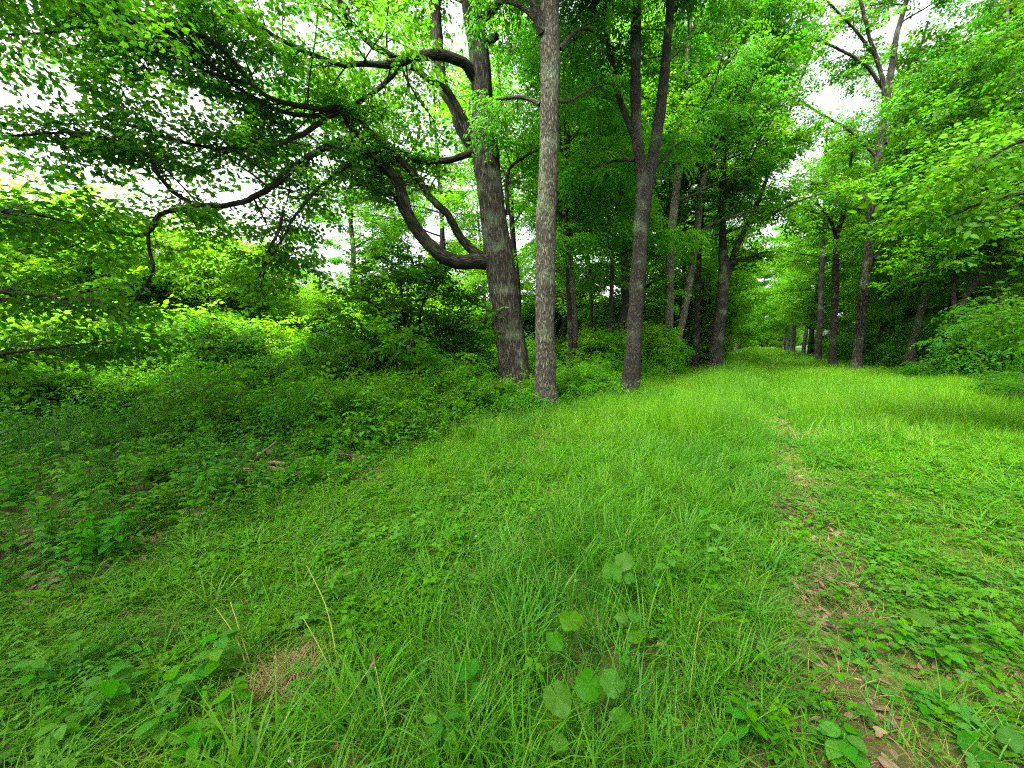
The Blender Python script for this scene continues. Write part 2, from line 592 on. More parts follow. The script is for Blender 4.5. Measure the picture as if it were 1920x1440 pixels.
class Skel:
    """collects twigs and spray seats of one tree"""

    def __init__(s, seed, flat=0.5):
        s.r = np.random.default_rng(seed)
        s.tw = MB()
        s.pts, s.dirs = [], []
        s.flat = flat

    def twig(s, p, d, length, rad, step=0.35, sides=4, level=0, every=0.22, curl=0.12, sag=-0.03):
        r = s.r
        n = max(3, int(length / step))
        pts = [np.array(p, float)]
        d = unit(np.array(d, float))
        for i in range(n):
            d = unit(d + r.normal(0, curl, 3) + np.array([0, 0, sag]))
            pts.append(pts[-1] + d * length / n)
        pts = np.array(pts)
        tube(s.tw, pts, np.linspace(rad, rad * 0.25, len(pts)), sides)
        L = length
        m = max(1, int(L * 0.8 / every))
        for k in range(m):
            t = 0.2 + 0.8 * (k + r.random()) / m
            f = t * n
            i = min(int(f), n - 1)
            q = pts[i] + (pts[i + 1] - pts[i]) * (f - i)
            dd = unit(pts[i + 1] - pts[i])
            side = np.cross(dd, [0, 0, 1.0]); side = unit(side) * (1 if k % 2 else -1)
            dr = unit(dd * 0.7 + side * r.uniform(0.3, 1.0) + np.array([0, 0, r.normal(0.0, 0.25)]))
            s.pts.append(q); s.dirs.append(dr)
        s.pts.append(pts[-1]); s.dirs.append(d)
        return pts

    def clothe(s, pts, rad, t0=0.25, n2=8, len2=1.6, n3=3, every=0.24, upbias=0.1, sag=-0.03, away=0.0):
        """side branches and twigs along a limb"""
        r = s.r
        pts = np.asarray(pts)
        L = np.concatenate([[0], np.cumsum(np.linalg.norm(np.diff(pts, axis=0), axis=1))])
        for k in range(n2):
            t = t0 + (1 - t0) * (k + r.random()) / n2
            l = t * L[-1]
            i = min(max(np.searchsorted(L, l) - 1, 0), len(pts) - 2)
            q = pts[i] + (pts[i + 1] - pts[i]) * ((l - L[i]) / (L[i + 1] - L[i] + 1e-9))
            dd = unit(pts[i + 1] - pts[i])
            a = r.random() * 6.28
            rnd = np.array([math.cos(a), math.sin(a) + away, r.normal(upbias, 0.35)])
            side = unit(rnd - dd * rnd.dot(dd) * 0.6)
            d2 = unit(side + dd * 0.6)
            ll = len2 * r.uniform(0.6, 1.25) * (1.15 - 0.5 * t)
            rr = max(0.006, min(np.interp(l, L, rad) * 0.45, 0.012 + 0.012 * ll))
            b = s.twig(q, d2, ll, rr, every=every, sag=sag)
            for j in range(n3):
                u = r.uniform(0.25, 0.9)
                bi = min(int(u * (len(b) - 1)), len(b) - 2)
                bd = unit(b[bi + 1] - b[bi])
                sd_ = np.cross(bd, [0, 0, 1.0]); sd_ = unit(sd_) * (1 if j % 2 else -1)
                s.twig(b[bi], unit(bd * 0.6 + sd_ + np.array([0, 0, r.normal(0, 0.3)])), ll * r.uniform(0.35, 0.6), rr * 0.5, every=every, sag=sag)

    def points(s, keep=1.0):
        p, d = np.array(s.pts), np.array(s.dirs)
        if keep < 1:
            m = s.r.random(len(p)) < keep
            p, d = p[m], d[m]
        return p, d


def spray_attr(p, d, r, nv, smin, smax, tilt=0.28):
    n = len(p)
    yaw = np.arctan2(d[:, 1], d[:, 0])
    pit = -np.arcsin(np.clip(d[:, 2], -1, 1)) * 0.6 + r.normal(0, tilt, n)
    rol = r.normal(0, tilt * 1.2, n)
    rot = np.stack([rol, pit, yaw], -1)
    scl = r.uniform(smin, smax, n)
    tint = np.clip(0.5 + 0.9 * (vnoise(p[:, 0] + p[:, 2] * 0.7, p[:, 1] - p[:, 2] * 0.5, 1.6) - 0.5) + r.normal(0, 0.16, n), 0, 1)
    return rot, scl, r.integers(0, nv, n), tint


def crown_part(parent, skel, species, keep=1.0, smin=0.8, smax=1.25, color=(1, 1, 1), name='crown', pts=None, tilt=0.28):
    g, nv, mat = SRC[species]
    p, d = skel.points(keep) if pts is None else pts
    rot, scl, idx, tint = spray_attr(p, d, skel.r, nv, smin, smax, tilt)
    me = scatter_mesh('crown', p, rot, scl, idx, tint, mat)
    return kid(parent, scatter_obj(name, me, g, parent, color))


def pix_line(pts, depth0, depth1=None):
    """photograph polyline (px, py, width px[, depth]) -> world points and radii"""
    depth1 = depth0 if depth1 is None else depth1
    n = len(pts)
    out, rad = [], []
    thin = 0.88 if pts[0][2] > 8 else 1.0
    for i, q in enumerate(pts):
        Y = q[3] if len(q) > 3 else depth0 + (depth1 - depth0) * i / max(1, n - 1)
        out.append(P(q[0], q[1], Y))
        rad.append(q[2] * 0.5 * thin * Y / FOC)
    return np.array(out), np.array(rad)


def wood(parent, name, pts, rad, mat, sides=14, step=0.15, rough=0.05, seed=0, flare=0.0, wob=0.0):
    p, r = resample(pts, rad, step)
    if wob:
        rr = np.random.default_rng(seed + 5)
        k = np.cumsum(rr.normal(0, wob, (len(p), 3)), axis=0)
        k -= np.linspace(0, 1, len(p))[:, None] * k[-1]
        p = p + k * np.minimum(1, r[:, None] / 0.05)
    mb = MB()
    tube(mb, p, r, sides, rough, seed, flare)
    o = obj(name, mb.mesh(name, mat), parent)
    kid(parent, o)
    return p, r, o


def make_branchwork(parent, skel, mat=M_TWIG):
    o = obj('branchwork', skel.tw.mesh('branchwork', mat), parent)
    o['kind'] = 'stuff'
    return kid(parent, o)


# ---- the setting: ground -----------------------------------------------------
def make_ground():
    m, n, N, L = new_mat('woodland_soil')
    tc = N('ShaderNodeTexCoord')
    n1 = N('ShaderNodeTexNoise'); n1.inputs['Scale'].default_value = 5.0; n1.inputs['Detail'].default_value = 9; n1.inputs['Roughness'].default_value = 0.7
    n2 = N('ShaderNodeTexNoise'); n2.inputs['Scale'].default_value = 0.9; n2.inputs['Detail'].default_value = 6
    v = N('ShaderNodeTexVoronoi'); v.inputs['Scale'].default_value = 38
    for q in (n1, n2, v):
        L(tc.outputs['Object'], q.inputs['Vector'])
    r1 = N('ShaderNodeValToRGB')
    e = r1.color_ramp.elements
    e[0].position = 0.3; e[0].color = (0.018, 0.012, 0.007, 1)
    e[1].position = 0.75; e[1].color = (0.095, 0.060, 0.032, 1)
    L(n1.outputs['Fac'], r1.inputs[0])
    m1 = N('ShaderNodeMix'); m1.data_type = 'RGBA'; m1.blend_type = 'MULTIPLY'; m1.inputs[0].default_value = 0.6
    L(r1.outputs[0], m1.inputs[6]); L(v.outputs['Color'], m1.inputs[7])
    r2 = N('ShaderNodeValToRGB')
    e = r2.color_ramp.elements
    e[0].position = 0.38; e[0].color = (0, 0, 0, 1)
    e[1].position = 0.62; e[1].color = (0.8, 0.8, 0.8, 1)
    L(n2.outputs['Fac'], r2.inputs[0])
    m2 = N('ShaderNodeMix'); m2.data_type = 'RGBA'
    L(r2.outputs[0], m2.inputs[0]); L(m1.outputs[2], m2.inputs[6]); m2.inputs[7].default_value = (0.055, 0.085, 0.010, 1)
    # away from the camera the soil goes under a closed sward
    sx = N('ShaderNodeVectorMath'); sx.operation = 'LENGTH'
    L(tc.outputs['Object'], sx.inputs[0])
    mr = N('ShaderNodeMapRange'); mr.inputs[1].default_value = 5; mr.inputs[2].default_value = 14
    L(sx.outputs['Value'], mr.inputs[0])
    m3 = N('ShaderNodeMix'); m3.data_type = 'RGBA'
    L(mr.outputs[0], m3.inputs[0]); L(m2.outputs[2], m3.inputs[6]); m3.inputs[7].default_value = (0.03, 0.075, 0.010, 1)
    pr = N('ShaderNodeBsdfPrincipled'); pr.inputs['Roughness'].default_value = 0.95; pr.inputs['Specular IOR Level'].default_value = 0.1
    L(m3.outputs[2], pr.inputs['Base Color'])
    bp = N('ShaderNodeBump'); bp.inputs['Strength'].default_value = 0.6; bp.inputs['Distance'].default_value = 0.03
    L(n1.outputs['Fac'], bp.inputs['Height']); L(bp.outputs[0], pr.inputs['Normal'])
    out = N('ShaderNodeOutputMaterial'); L(pr.outputs[0], out.inputs[0])
    a = np.sinh(np.linspace(-6.2, 6.2, 221)) ; a = a / a.max() * 600
    X, Y = np.meshgrid(a, a)
    V = np.stack([X, Y, ground_h(X, Y)], -1).reshape(-1, 3)
    k = len(a)
    i = np.arange(k - 1)[:, None] * k + np.arange(k - 1)[None, :]
    q = np.stack([i, i + 1, i + k + 1, i + k], -1).reshape(-1, 4)
    mb = MB(); mb.add(V, [q])
    o = obj('ground', mb.mesh('ground', m))
    o['kind'] = 'structure'


make_ground()


def g0(px, py):
    p = PZ(px, py)
    return np.array([p[0], p[1], float(ground_h(p[0], p[1])) - 0.03])


# ---- hero trees traced from the photograph -----------------------------------
def tree_furrowed():
    D = 12.2
    b = P(966, 745, D)
    t = thing('maple_tree', 'massive furrowed grey trunk leaning left, with a huge low limb sweeping out to the left', 'tree', (0, 0, 0))
    tr, trr, _ = wood(t, 'trunk', *pix_line([(968, 752, 74), (964, 700, 66), (957, 640, 60), (947, 570, 57), (937, 490, 60), (926, 420, 54), (917, 340, 52), (911, 285, 54), (906, 200, 43), (899, 100, 41), (884, 10, 38), (866, -120, 34), (845, -300, 28), (835, -480, 18), (830, -640, 8)], D), M_BARK_A, 30, 0.10, 0.05, 3, 0.4)
    sk = Skel(21)
    limbs = []

    def limb(pts, d0, d1=None, sides=14, rough=0.05, **kw):
        p, r, o = wood(t, 'limb', *pix_line(pts, d0, d1), M_BARK_A, sides, 0.12, rough, len(limbs) + 2, 0, 0.012)
        limbs.append(o)
        kw.setdefault('away', 0.95)
        kw.setdefault('upbias', 0.35)
        kw.setdefault('every', 0.21)
        kw['n2'] = int(kw['n2'] * 1.5)
        sk.clothe(p, r, **kw)
        return p, r
    limb([(922, 490, 34), (890, 489, 32), (862, 490, 30), (832, 478, 29), (797, 446, 26), (767, 402, 25), (748, 345, 22), (722, 312, 20), (690, 285, 18), (662, 244, 14), (640, 203, 12)], D, 10.6, t0=0.55, n2=8, len2=1.5)
    limb([(905, 484, 22), (868, 450, 17), (842, 408, 15), (810, 372, 14), (778, 330, 14), (745, 296, 12), (708, 262, 11), (672, 222, 10), (648, 196, 9)], D, 10.7, t0=0.4, n2=6, len2=1.5)
    limb([(722, 312, 16, 11.0), (690, 284, 15), (655, 268, 14), (618, 274, 13), (572, 304, 12), (522, 344, 12), (470, 372, 11), (420, 382, 10), (372, 379, 10), (332, 388, 9), (302, 398, 8), (277, 438, 7)], 11.0, 8.2, t0=0.25, n2=13, len2=1.5)
    limb([(302, 398, 7, 8.3), (278, 436, 7), (234, 437, 6), (196, 434, 5), (178, 442, 4), (140, 462, 3), (95, 470, 2)], 8.3, 7.6, 8, 0.03, t0=0.3, n2=5, len2=0.7)
    limb([(277, 437, 6, 8.2), (279, 470, 5.5), (286, 505, 5), (268, 545, 4.5), (247, 572, 4), (236, 600, 3)], 8.2, 7.9, 8, 0.03, t0=0.5, n2=4, len2=0.5, n3=1)
    limb([(358, 381, 8, 8.7), (322, 358, 7), (296, 325, 7), (270, 284, 6), (212, 262, 5.5), (150, 248, 5), (90, 249, 4), (20, 255, 3)], 8.7, 7.2, 10, 0.03, t0=0.15, n2=12, len2=1.5)
    limb([(642, 205, 11, 10.6), (600, 204, 11), (567, 200, 10), (507, 187, 9), (467, 157, 8), (417, 100, 7), (360, 60, 6.5), (217, 40, 6), (143, 0, 5), (60, -50, 4)], 10.6, 7.2, 10, 0.04, t0=0.1, n2=16, len2=1.7)
    limb([(360, 60, 6.5, 8.8), (270, 62, 6), (180, 50, 5), (90, 62, 4), (20, 66, 3), (-50, 50, 2)], 8.8, 7.4, 10, 0.04, t0=0.15, n2=12, len2=1.5)
    limb([(467, 157, 6, 9.4), (380, 130, 5), (310, 60, 5), (240, 0, 4), (170, -50, 3)], 9.4, 8.2, 10, 0.04, t0=0.2, n2=10, len2=1.5)
    limb([(640, 204, 9, 10.6), (587, 213, 9), (500, 197, 8), (447, 163, 7), (383, 113, 6), (320, 87, 5), (250, 110, 4)], 10.6, 8.0, 10, 0.04, t0=0.2, n2=12, len2=1.5)
    limb([(640, 205, 10, 10.6), (587, 240, 10), (533, 262, 9), (470, 271, 8), (423, 273, 7), (370, 268, 6), (320, 257, 5), (250, 235, 4)], 10.6, 8.2, 10, 0.04, t0=0.2, n2=12, len2=1.5)
    limb([(896, 152, 24), (868, 122, 20), (820, 108, 19), (770, 110, 18), (730, 118, 15), (690, 120, 11), (640, 117, 9), (575, 92, 8), (500, 52, 7), (425, 5, 6), (330, -70, 4)], D, 8.6, t0=0.3, n2=15, len2=1.7)
    limb([(760, 112, 12, 11.3), (722, 100, 12), (692, 82, 11), (660, 45, 9), (643, 15, 8), (630, -40, 7), (600, -130, 4)], 11.3, 10.2, 10, 0.04, t0=0.3, n2=9, len2=1.7)
    limb([(752, 122, 11, 11.2), (715, 158, 9), (680, 180, 8), (645, 203, 8)], 11.2, 10.6, 10, 0.04, t0=0.6, n2=2, len2=0.8)
    limb([(898, 278, 34), (870, 252, 26), (850, 205, 23), (828, 165, 21), (818, 100, 20), (814, 10, 19), (808, -100, 16), (800, -280, 9)], D + 0.2, 13.0, t0=0.55, n2=10, len2=1.9)
    limb([(884, 262, 20), (868, 215, 16), (845, 172, 14), (800, 145, 12), (770, 124, 11)], D, 11.5, t0=0.7, n2=2, len2=1.2)
    limb([(895, 284, 18), (873, 288, 14), (840, 298, 12), (805, 303, 11), (775, 296, 9), (752, 282, 7), (725, 285, 5)], D, 11.0, 10, 0.04, t0=0.4, n2=6, len2=1.2)
    limb([(952, 402, 10), (950, 350, 8), (957, 318, 7), (985, 295, 5), (1010, 280, 4)], D, 11.6, 8, 0.03, t0=0.3, n2=6, len2=1.0)
    limb([(758, 402, 10, 11.6), (735, 365, 6), (700, 345, 5), (670, 340, 4)], 11.6, 11.0, 8, 0.03, t0=0.2, n2=5, len2=1.0)
    limb([(690, 285, 6, 10.9), (655, 310, 6), (600, 350, 6), (560, 395, 5), (530, 450, 5), (505, 490, 4), (488, 540, 3)], 10.9, 9.0, 8, 0.03, t0=0.25, n2=9, len2=1.0)
    limb([(530, 395, 6, 9.6), (520, 440, 5), (500, 480, 4), (486, 520, 3)], 9.6, 9.2, 8, 0.03, t0=0.2, n2=5, len2=0.8)
    limb([(915, 76, 18), (926, 72, 15), (932, 68, 13)], D - 0.3, D - 0.5, t0=0.9, n2=0)
    # upper crown, above and just inside the top of the frame
    r = sk.r
    for k in range(16):
        f = 0.55 + 0.44 * k / 16
        i = int(f * (len(tr) - 1))
        a = k * 2.4 + r.normal(0, 0.3)
        L_ = 5.5 * (1.25 - f) / 0.7 * (0.35 if math.sin(a) < -0.15 else 1.0)
        d = np.array([math.cos(a), math.sin(a), 0.55])
        q = [tr[i] + d * L_ * s_ + np.array([0, 0, 0.5 * L_ * s_ * (1 - s_) * (0.6)]) + r.normal(0, 0.12, 3) * s_ for s_ in np.linspace(0, 1, 6)]
        p, rd, o = wood(t, 'limb', q, np.linspace(trr[i] * 0.45, 0.02, 6), M_BARK_A, 8, 0.3, 0.03, k)
        sk.clothe(p, rd, t0=0.25, n2=10, len2=1.7)
    make_branchwork(t, sk)
    crown_part(t, sk, 'maple', 1.0, 0.65, 1.0, (1.1, 1.08, 1.0))
    return t


def tree_traced(name, label, trunk, depth, limbs, mat, species, seed, upper=12, reach=4.5, ulift=0.5, sides=24, rough=0.04, keep=1.0, color=(1, 1, 1), cat='tree', group=None, f0=0.45, wood_col=(1, 1, 1), flare=0.4, len2=1.6, n2u=9, smin=0.8, smax=1.25, every=0.24):
    t = thing(name, label, cat, (0, 0, 0), 0, group)
    tr, trr, o = wood(t, 'trunk', *pix_line(trunk, depth), mat, sides, 0.12, rough, seed, flare, 0.006)
    o.color = (*wood_col, 1)
    sk = Skel(seed)
    for k, (pts, d1, kw) in enumerate(limbs):
        p, r, o = wood(t, 'limb', *pix_line(pts, depth, d1), mat, 12, 0.15, rough, seed + k, 0, 0.008)
        o.color = (*wood_col, 1)
        kw.setdefault('away', 1.0)
        sk.clothe(p, r, every=every, **kw)
    r = sk.r
    for k in range(upper):
        f = f0 + (0.98 - f0) * k / max(1, upper)
        i = int(f * (len(tr) - 1))
        a = k * 2.4 + r.normal(0, 0.3)
        L_ = reach * (1.3 - f) * r.uniform(0.8, 1.2) * (0.4 if math.sin(a) < -0.15 and depth < 13 and reach > 3 else 1.0)
        d = np.array([math.cos(a), math.sin(a), ulift])
        q = [tr[i] + d * L_ * s_ + r.normal(0, 0.15, 3) * s_ for s_ in np.linspace(0, 1, 6)]
        p, rd, o = wood(t, 'limb', q, np.linspace(max(0.03, trr[i] * 0.4), 0.015, 6), mat, 7, 0.3, 0.03, k)
        o.color = (*wood_col, 1)
        sk.clothe(p, rd, t0=0.25, n2=n2u, len2=len2, every=every)
    make_branchwork(t, sk)
    crown_part(t, sk, species, keep, smin, smax, color)
    return t


tree_furrowed()
N_ = dict(t0=0.5, n2=5, len2=1.4)
tree_traced('ash_tree', 'straight pale flecked trunk standing in front, beside the massive leaning trunk',
            [(1022, 776, 50), (1023, 740, 45), (1023, 650, 42), (1024, 540, 41), (1026, 400, 41), (1029, 310, 39), (1031, 200, 38), (1033, 100, 39), (1034, 0, 37), (1036, -150, 33), (1040, -350, 26), (1045, -560, 16), (1045, -760, 6)], 9.9,
            [([(1018, 62, 22), (1006, 28, 17), (998, 0, 15), (985, -60, 13), (960, -160, 9), (930, -280, 4)], 9.2, dict(t0=0.3, n2=8, len2=1.6)),
             ([(1010, 40, 10), (985, 18, 9), (960, 4, 9), (935, 4, 8), (915, 16, 7)], 10.6, dict(t0=0.5, n2=3, len2=1.0)),
             ([(1012, 196, 10), (1000, 190, 8), (980, 183, 7), (950, 184, 6), (930, 186, 4)], 10.4, dict(t0=0.5, n2=3, len2=0.9)),
             ([(1048, 92, 10), (1066, 72, 8), (1082, 58, 7), (1100, 54, 6), (1125, 68, 5), (1150, 90, 3)], 12.5, dict(t0=0.3, n2=6, len2=1.3)),
             ([(1046, 190, 6), (1070, 188, 5), (1100, 170, 4), (1130, 140, 3)], 12.5, dict(t0=0.2, n2=5, len2=1.1))],
            M_BARK_B, 'ash', 31, 14, 5.0, 0.5, 30, 0.03, f0=0.62)
tree_traced('forked_tree', 'dark brown trunk forking at mid height into a narrow V',
            [(1178, 752, 42), (1181, 720, 37), (1187, 620, 31), (1194, 500, 29), (1199, 420, 31), (1203, 365, 31), (1198, 310, 22), (1191, 240, 20), (1188, 150, 20), (1190, 0, 20), (1190, -150, 16), (1188, -330, 10), (1185, -500, 4)], 11.8,
            [([(1206, 392, 26), (1213, 350, 23), (1222, 300, 22), (1236, 215, 21), (1244, 140, 19), (1250, 70, 17), (1256, 0, 15), (1266, -120, 12), (1275, -300, 5)], 12.4, dict(t0=0.35, n2=12, len2=1.8)),
             ([(1192, 260, 13), (1176, 218, 12), (1163, 185, 11), (1155, 140, 10), (1140, 80, 8), (1128, 20, 7), (1110, -60, 5)], 13.0, dict(t0=0.3, n2=8, len2=1.5)),
             ([(1218, 320, 6), (1240, 300, 5), (1270, 270, 4), (1300, 255, 3)], 14.0, dict(t0=0.2, n2=6, len2=1.2)),
             ([(1190, 300, 6), (1160, 300, 5), (1125, 310, 4), (1095, 330, 3)], 14.0, dict(t0=0.2, n2=7, len2=1.3))],
            M_BARK_C, 'ash', 41, 12, 4.6, 0.4, 24, 0.04, f0=0.66)
# slim poles in the thicket behind
for k, (lab, tk, dp) in enumerate((
        ('slim dark pole stem just right of the straight pale trunk', [(1073, 700, 11), (1070, 620, 10), (1066, 540, 9), (1064, 440, 8), (1056, 330, 7), (1050, 240, 5), (1046, 120, 3)], 16.5),
        ('faint thin grey pole midway between the pale trunk and the forked trunk', [(1106, 690, 8), (1108, 560, 7), (1102, 470, 6), (1098, 380, 5), (1096, 250, 4), (1092, 140, 2)], 22),
        ('thin dark crooked pole close left of the forked trunk', [(1142, 705, 8), (1142, 640, 8), (1145, 560, 8), (1147, 480, 7), (1140, 410, 6), (1133, 370, 6), (1128, 280, 4), (1120, 180, 2)], 17.5))):
    tree_traced('pole_tree', lab, tk, dp, [], M_BARK_D, 'ash' if k != 1 else 'maple', 60 + k, 9, 3.2, 0.35, 9, 0.03, f0=0.45, color=(1.4, 1.3, 1), flare=0.15, n2u=7, len2=1.3)  # raised leaf colour makes up for the little light reaching the thicket
# left row along the avenue
tree_traced('row_tree', 'upright brown trunk half hidden by pale compound leaves, behind the leaning grey trunk',
            [(1249, 712, 20), (1251, 640, 17), (1254, 560, 17), (1258, 440, 17), (1266, 360, 16), (1274, 290, 15), (1284, 200, 13), (1290, 80, 10), (1296, -60, 7), (1300, -200, 3)], 19.5, [], M_BARK_G, 'ash', 71, 12, 5, 0.4, 16, 0.04, f0=0.4)
tree_traced('leaning_tree', 'smooth grey trunk leaning to the right at the left edge of the avenue',
            [(1262, 708, 16), (1272, 640, 14), (1290, 545, 14), (1304, 450, 14), (1316, 350, 13), (1330, 295, 12), (1352, 250, 11), (1375, 180, 9), (1395, 80, 7), (1410, -40, 4)], 20.5,
            [([(1308, 440, 7), (1345, 415, 5), (1385, 402, 4), (1430, 390, 2)], 19.5, dict(t0=0.3, n2=6, len2=1.3)),
             ([(1318, 345, 7), (1300, 320, 6), (1296, 290, 5), (1290, 250, 4)], 20, dict(t0=0.3, n2=5, len2=1.3))],
            M_BARK_G, 'ash', 72, 12, 5, 0.4, 16, 0.03, f0=0.5)
tree_traced('row_tree', 'thin dark trunk between the leaning grey trunk and the stout dark trunk',
            [(1303, 705, 14), (1306, 640, 12), (1309, 560, 11), (1311, 480, 10), (1315, 380, 9), (1318, 260, 7), (1322, 120, 4)], 22.5, [], M_BARK_D, 'maple', 73, 10, 4.5, 0.4, 12, 0.04, f0=0.45)
tree_traced('row_tree', 'stout dark trunk with a forked top at the left edge of the avenue',
            [(1338, 706, 36), (1342, 680, 29), (1347, 620, 25), (1353, 560, 22), (1357, 510, 22), (1353, 450, 14), (1352, 380, 12), (1356, 280, 10), (1362, 160, 7), (1370, 40, 4)], 21.0,
            [([(1358, 530, 18), (1370, 500, 14), (1382, 465, 12), (1400, 425, 10), (1425, 370, 8), (1450, 300, 6), (1480, 210, 5), (1510, 130, 4), (1535, 60, 3)], 21.5, dict(t0=0.25, n2=20, len2=1.7)),
             ([(1356, 500, 6), (1385, 490, 5), (1410, 480, 4), (1440, 470, 3)], 20, dict(t0=0.2, n2=8, len2=1.3))],
            M_BARK_D, 'maple', 74, 14, 6.5, 0.35, 16, 0.05, f0=0.42)
# right row along the avenue
tree_traced('row_tree', 'tall mottled trunk curving up to the right, nearest on the right side of the avenue',
            [(1603, 700, 22), (1607, 670, 18), (1614, 620, 17), (1624, 540, 17), (1631, 470, 16), (1638, 390, 16), (1646, 320, 14), (1654, 255, 13), (1661, 205, 12), (1670, 140, 11), (1682, 70, 9), (1700, 0, 8), (1715, -110, 5), (1722, -220, 2)], 23.0,
            [([(1659, 215, 9), (1656, 160, 8), (1645, 110, 7), (1632, 70, 6), (1622, 30, 6), (1612, -20, 5), (1600, -120, 3)], 22, dict(t0=0.3, n2=8, len2=1.3)),
             ([(1637, 488, 9), (1655, 465, 7), (1680, 440, 6), (1715, 402, 5), (1760, 360, 3)], 25, dict(t0=0.25, n2=9, len2=1.4)),
             ([(1660, 270, 8), (1680, 220, 7), (1700, 160, 6), (1718, 110, 5), (1740, 40, 3)], 25, dict(t0=0.3, n2=8, len2=1.3)),
             ([(1655, 165, 6), (1620, 120, 5), (1570, 90, 4), (1510, 70, 3)], 23, dict(t0=0.15, n2=10, len2=1.5)),
             ([(1648, 300, 6), (1600, 250, 5), (1550, 220, 4), (1500, 190, 3)], 24, dict(t0=0.15, n2=9, len2=1.4)),
             ([(1645, 110, 5), (1600, 50, 4), (1560, 10, 3), (1520, -40, 2)], 22, dict(t0=0.15, n2=9, len2=1.4)),
             ([(1640, 400, 6), (1610, 360, 5), (1570, 345, 4), (1520, 345, 3)], 25, dict(t0=0.2, n2=9, len2=1.4))],
            M_BARK_A, 'maple', 81, 7, 3.6, 0.5, 18, 0.04, f0=0.74)
tree_traced('row_tree', 'slender dark trunk second on the right side of the avenue, bent near its foot',
            [(1563, 692, 17), (1560, 665, 13), (1562, 620, 12), (1566, 560, 12), (1567, 500, 11), (1569, 440, 10), (1580, 402, 8), (1592, 340, 6), (1600, 240, 4)], 27.5,
            [([(1568, 450, 7), (1560, 420, 5), (1548, 400, 4), (1530, 380, 3)], 27, dict(t0=0.2, n2=7, len2=1.5))],
            M_BARK_C, 'maple', 82, 9, 3.8, 0.35, 12, 0.04, f0=0.55)
tree_traced('row_tree', 'dark upright trunk third on the right side of the avenue',
            [(1533, 678, 13), (1535, 640, 11), (1538, 580, 10), (1541, 500, 9), (1545, 420, 7), (1548, 330, 5), (1550, 240, 3)], 37.5, [], M_BARK_C, 'maple', 83, 10, 5.5, 0.35, 10, 0.04, f0=0.4)
# shaded trees right of the avenue
tree_traced('mossy_tree', 'mossy grey trunk leaning right in the shade beyond the right thicket',
            [(1705, 680, 16), (1716, 630, 14), (1730, 570, 13), (1742, 500, 12), (1755, 440, 11), (1772, 350, 9), (1785, 240, 7), (1795, 120, 4)], 19.0,
            [([(1746, 470, 7), (1790, 430, 5), (1840, 410, 4), (1880, 400, 3)], 17, dict(t0=0.2, n2=8, len2=1.4))],
            M_BARK_G, 'maple', 91, 12, 3.2, 0.3, 12, 0.04, f0=0.4, wood_col=(0.4, 0.5, 0.33))
tree_traced('shaded_tree', 'dark leaning trunk deep in the shade right of the mossy trunk',
            [(1772, 672, 15), (1782, 630, 13), (1795, 590, 12), (1822, 540, 10), (1850, 500, 9), (1885, 440, 7), (1920, 370, 5), (1960, 280, 3)], 16.0,
            [([(1790, 600, 7), (1788, 540, 6), (1795, 470, 5), (1800, 400, 4), (1806, 300, 3)], 16.5, dict(t0=0.2, n2=10, len2=1.5))],
            M_BARK_C, 'maple', 92, 10, 2.8, 0.3, 10, 0.04, f0=0.35)
# branches from trees standing just outside the frame
tree_traced('overhanging_maple', 'dark leafy boughs of a near tree hanging in from the left edge of the photo',
            [(-330, 900, 80), (-325, 700, 70), (-318, 500, 60), (-310, 300, 50), (-300, 100, 40), (-290, -150, 26), (-280, -400, 8)], 5.4,
            [([(-318, 520, 24), (-220, 440, 16), (-120, 400, 12), (-30, 390, 9), (60, 400, 6), (110, 412, 4), (150, 420, 2)], 5.6, dict(t0=0.3, n2=10, len2=1.0)),
             ([(-318, 620, 24), (-220, 560, 16), (-120, 540, 12), (-20, 545, 9), (60, 552, 6), (110, 560, 4), (150, 585, 2)], 5.2, dict(t0=0.3, n2=10, len2=1.0)),
             ([(-320, 700, 22), (-200, 665, 14), (-100, 660, 10), (-20, 665, 8), (60, 655, 6), (120, 648, 4), (195, 640, 2)], 5.8, dict(t0=0.3, n2=11, len2=0.9))],
            M_BARK_C, 'ovate', 101, 2, 2.5, 0.4, 16, 0.04, f0=0.75, color=(0.6, 0.7, 0.65), smin=0.9, smax=1.2, every=0.24)  # the shade on these boughs is put into the leaf colour
tree_traced('overhanging_linden', 'bright broad-leaved bough hanging in from the right edge of the photo',
            [(2260, 980, 70), (2250, 700, 60), (2240, 400, 52), (2225, 150, 44), (2210, -100, 34), (2200, -350, 16)], 5.6,
            [([(2240, 380, 24), (2150, 300, 17), (2060, 260, 13), (1980, 250, 10), (1900, 270, 8), (1840, 310, 5), (1800, 350, 3)], 5.6, dict(t0=0.45, n2=10, len2=0.8)),
             ([(2240, 450, 22), (2150, 390, 16), (2060, 360, 12), (1980, 350, 9), (1900, 365, 7), (1830, 385, 5), (1770, 410, 3)], 5.9, dict(t0=0.45, n2=10, len2=0.8)),
             ([(2250, 700, 18), (2160, 640, 13), (2080, 610, 9), (2000, 600, 6), (1940, 605, 4)], 6.2, dict(t0=0.3, n2=10, len2=0.8))],
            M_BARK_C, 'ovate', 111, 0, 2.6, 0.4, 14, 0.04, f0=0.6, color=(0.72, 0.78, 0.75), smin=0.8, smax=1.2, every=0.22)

# ---- generic trees and shrubs: one of each kind, then copies ------------------


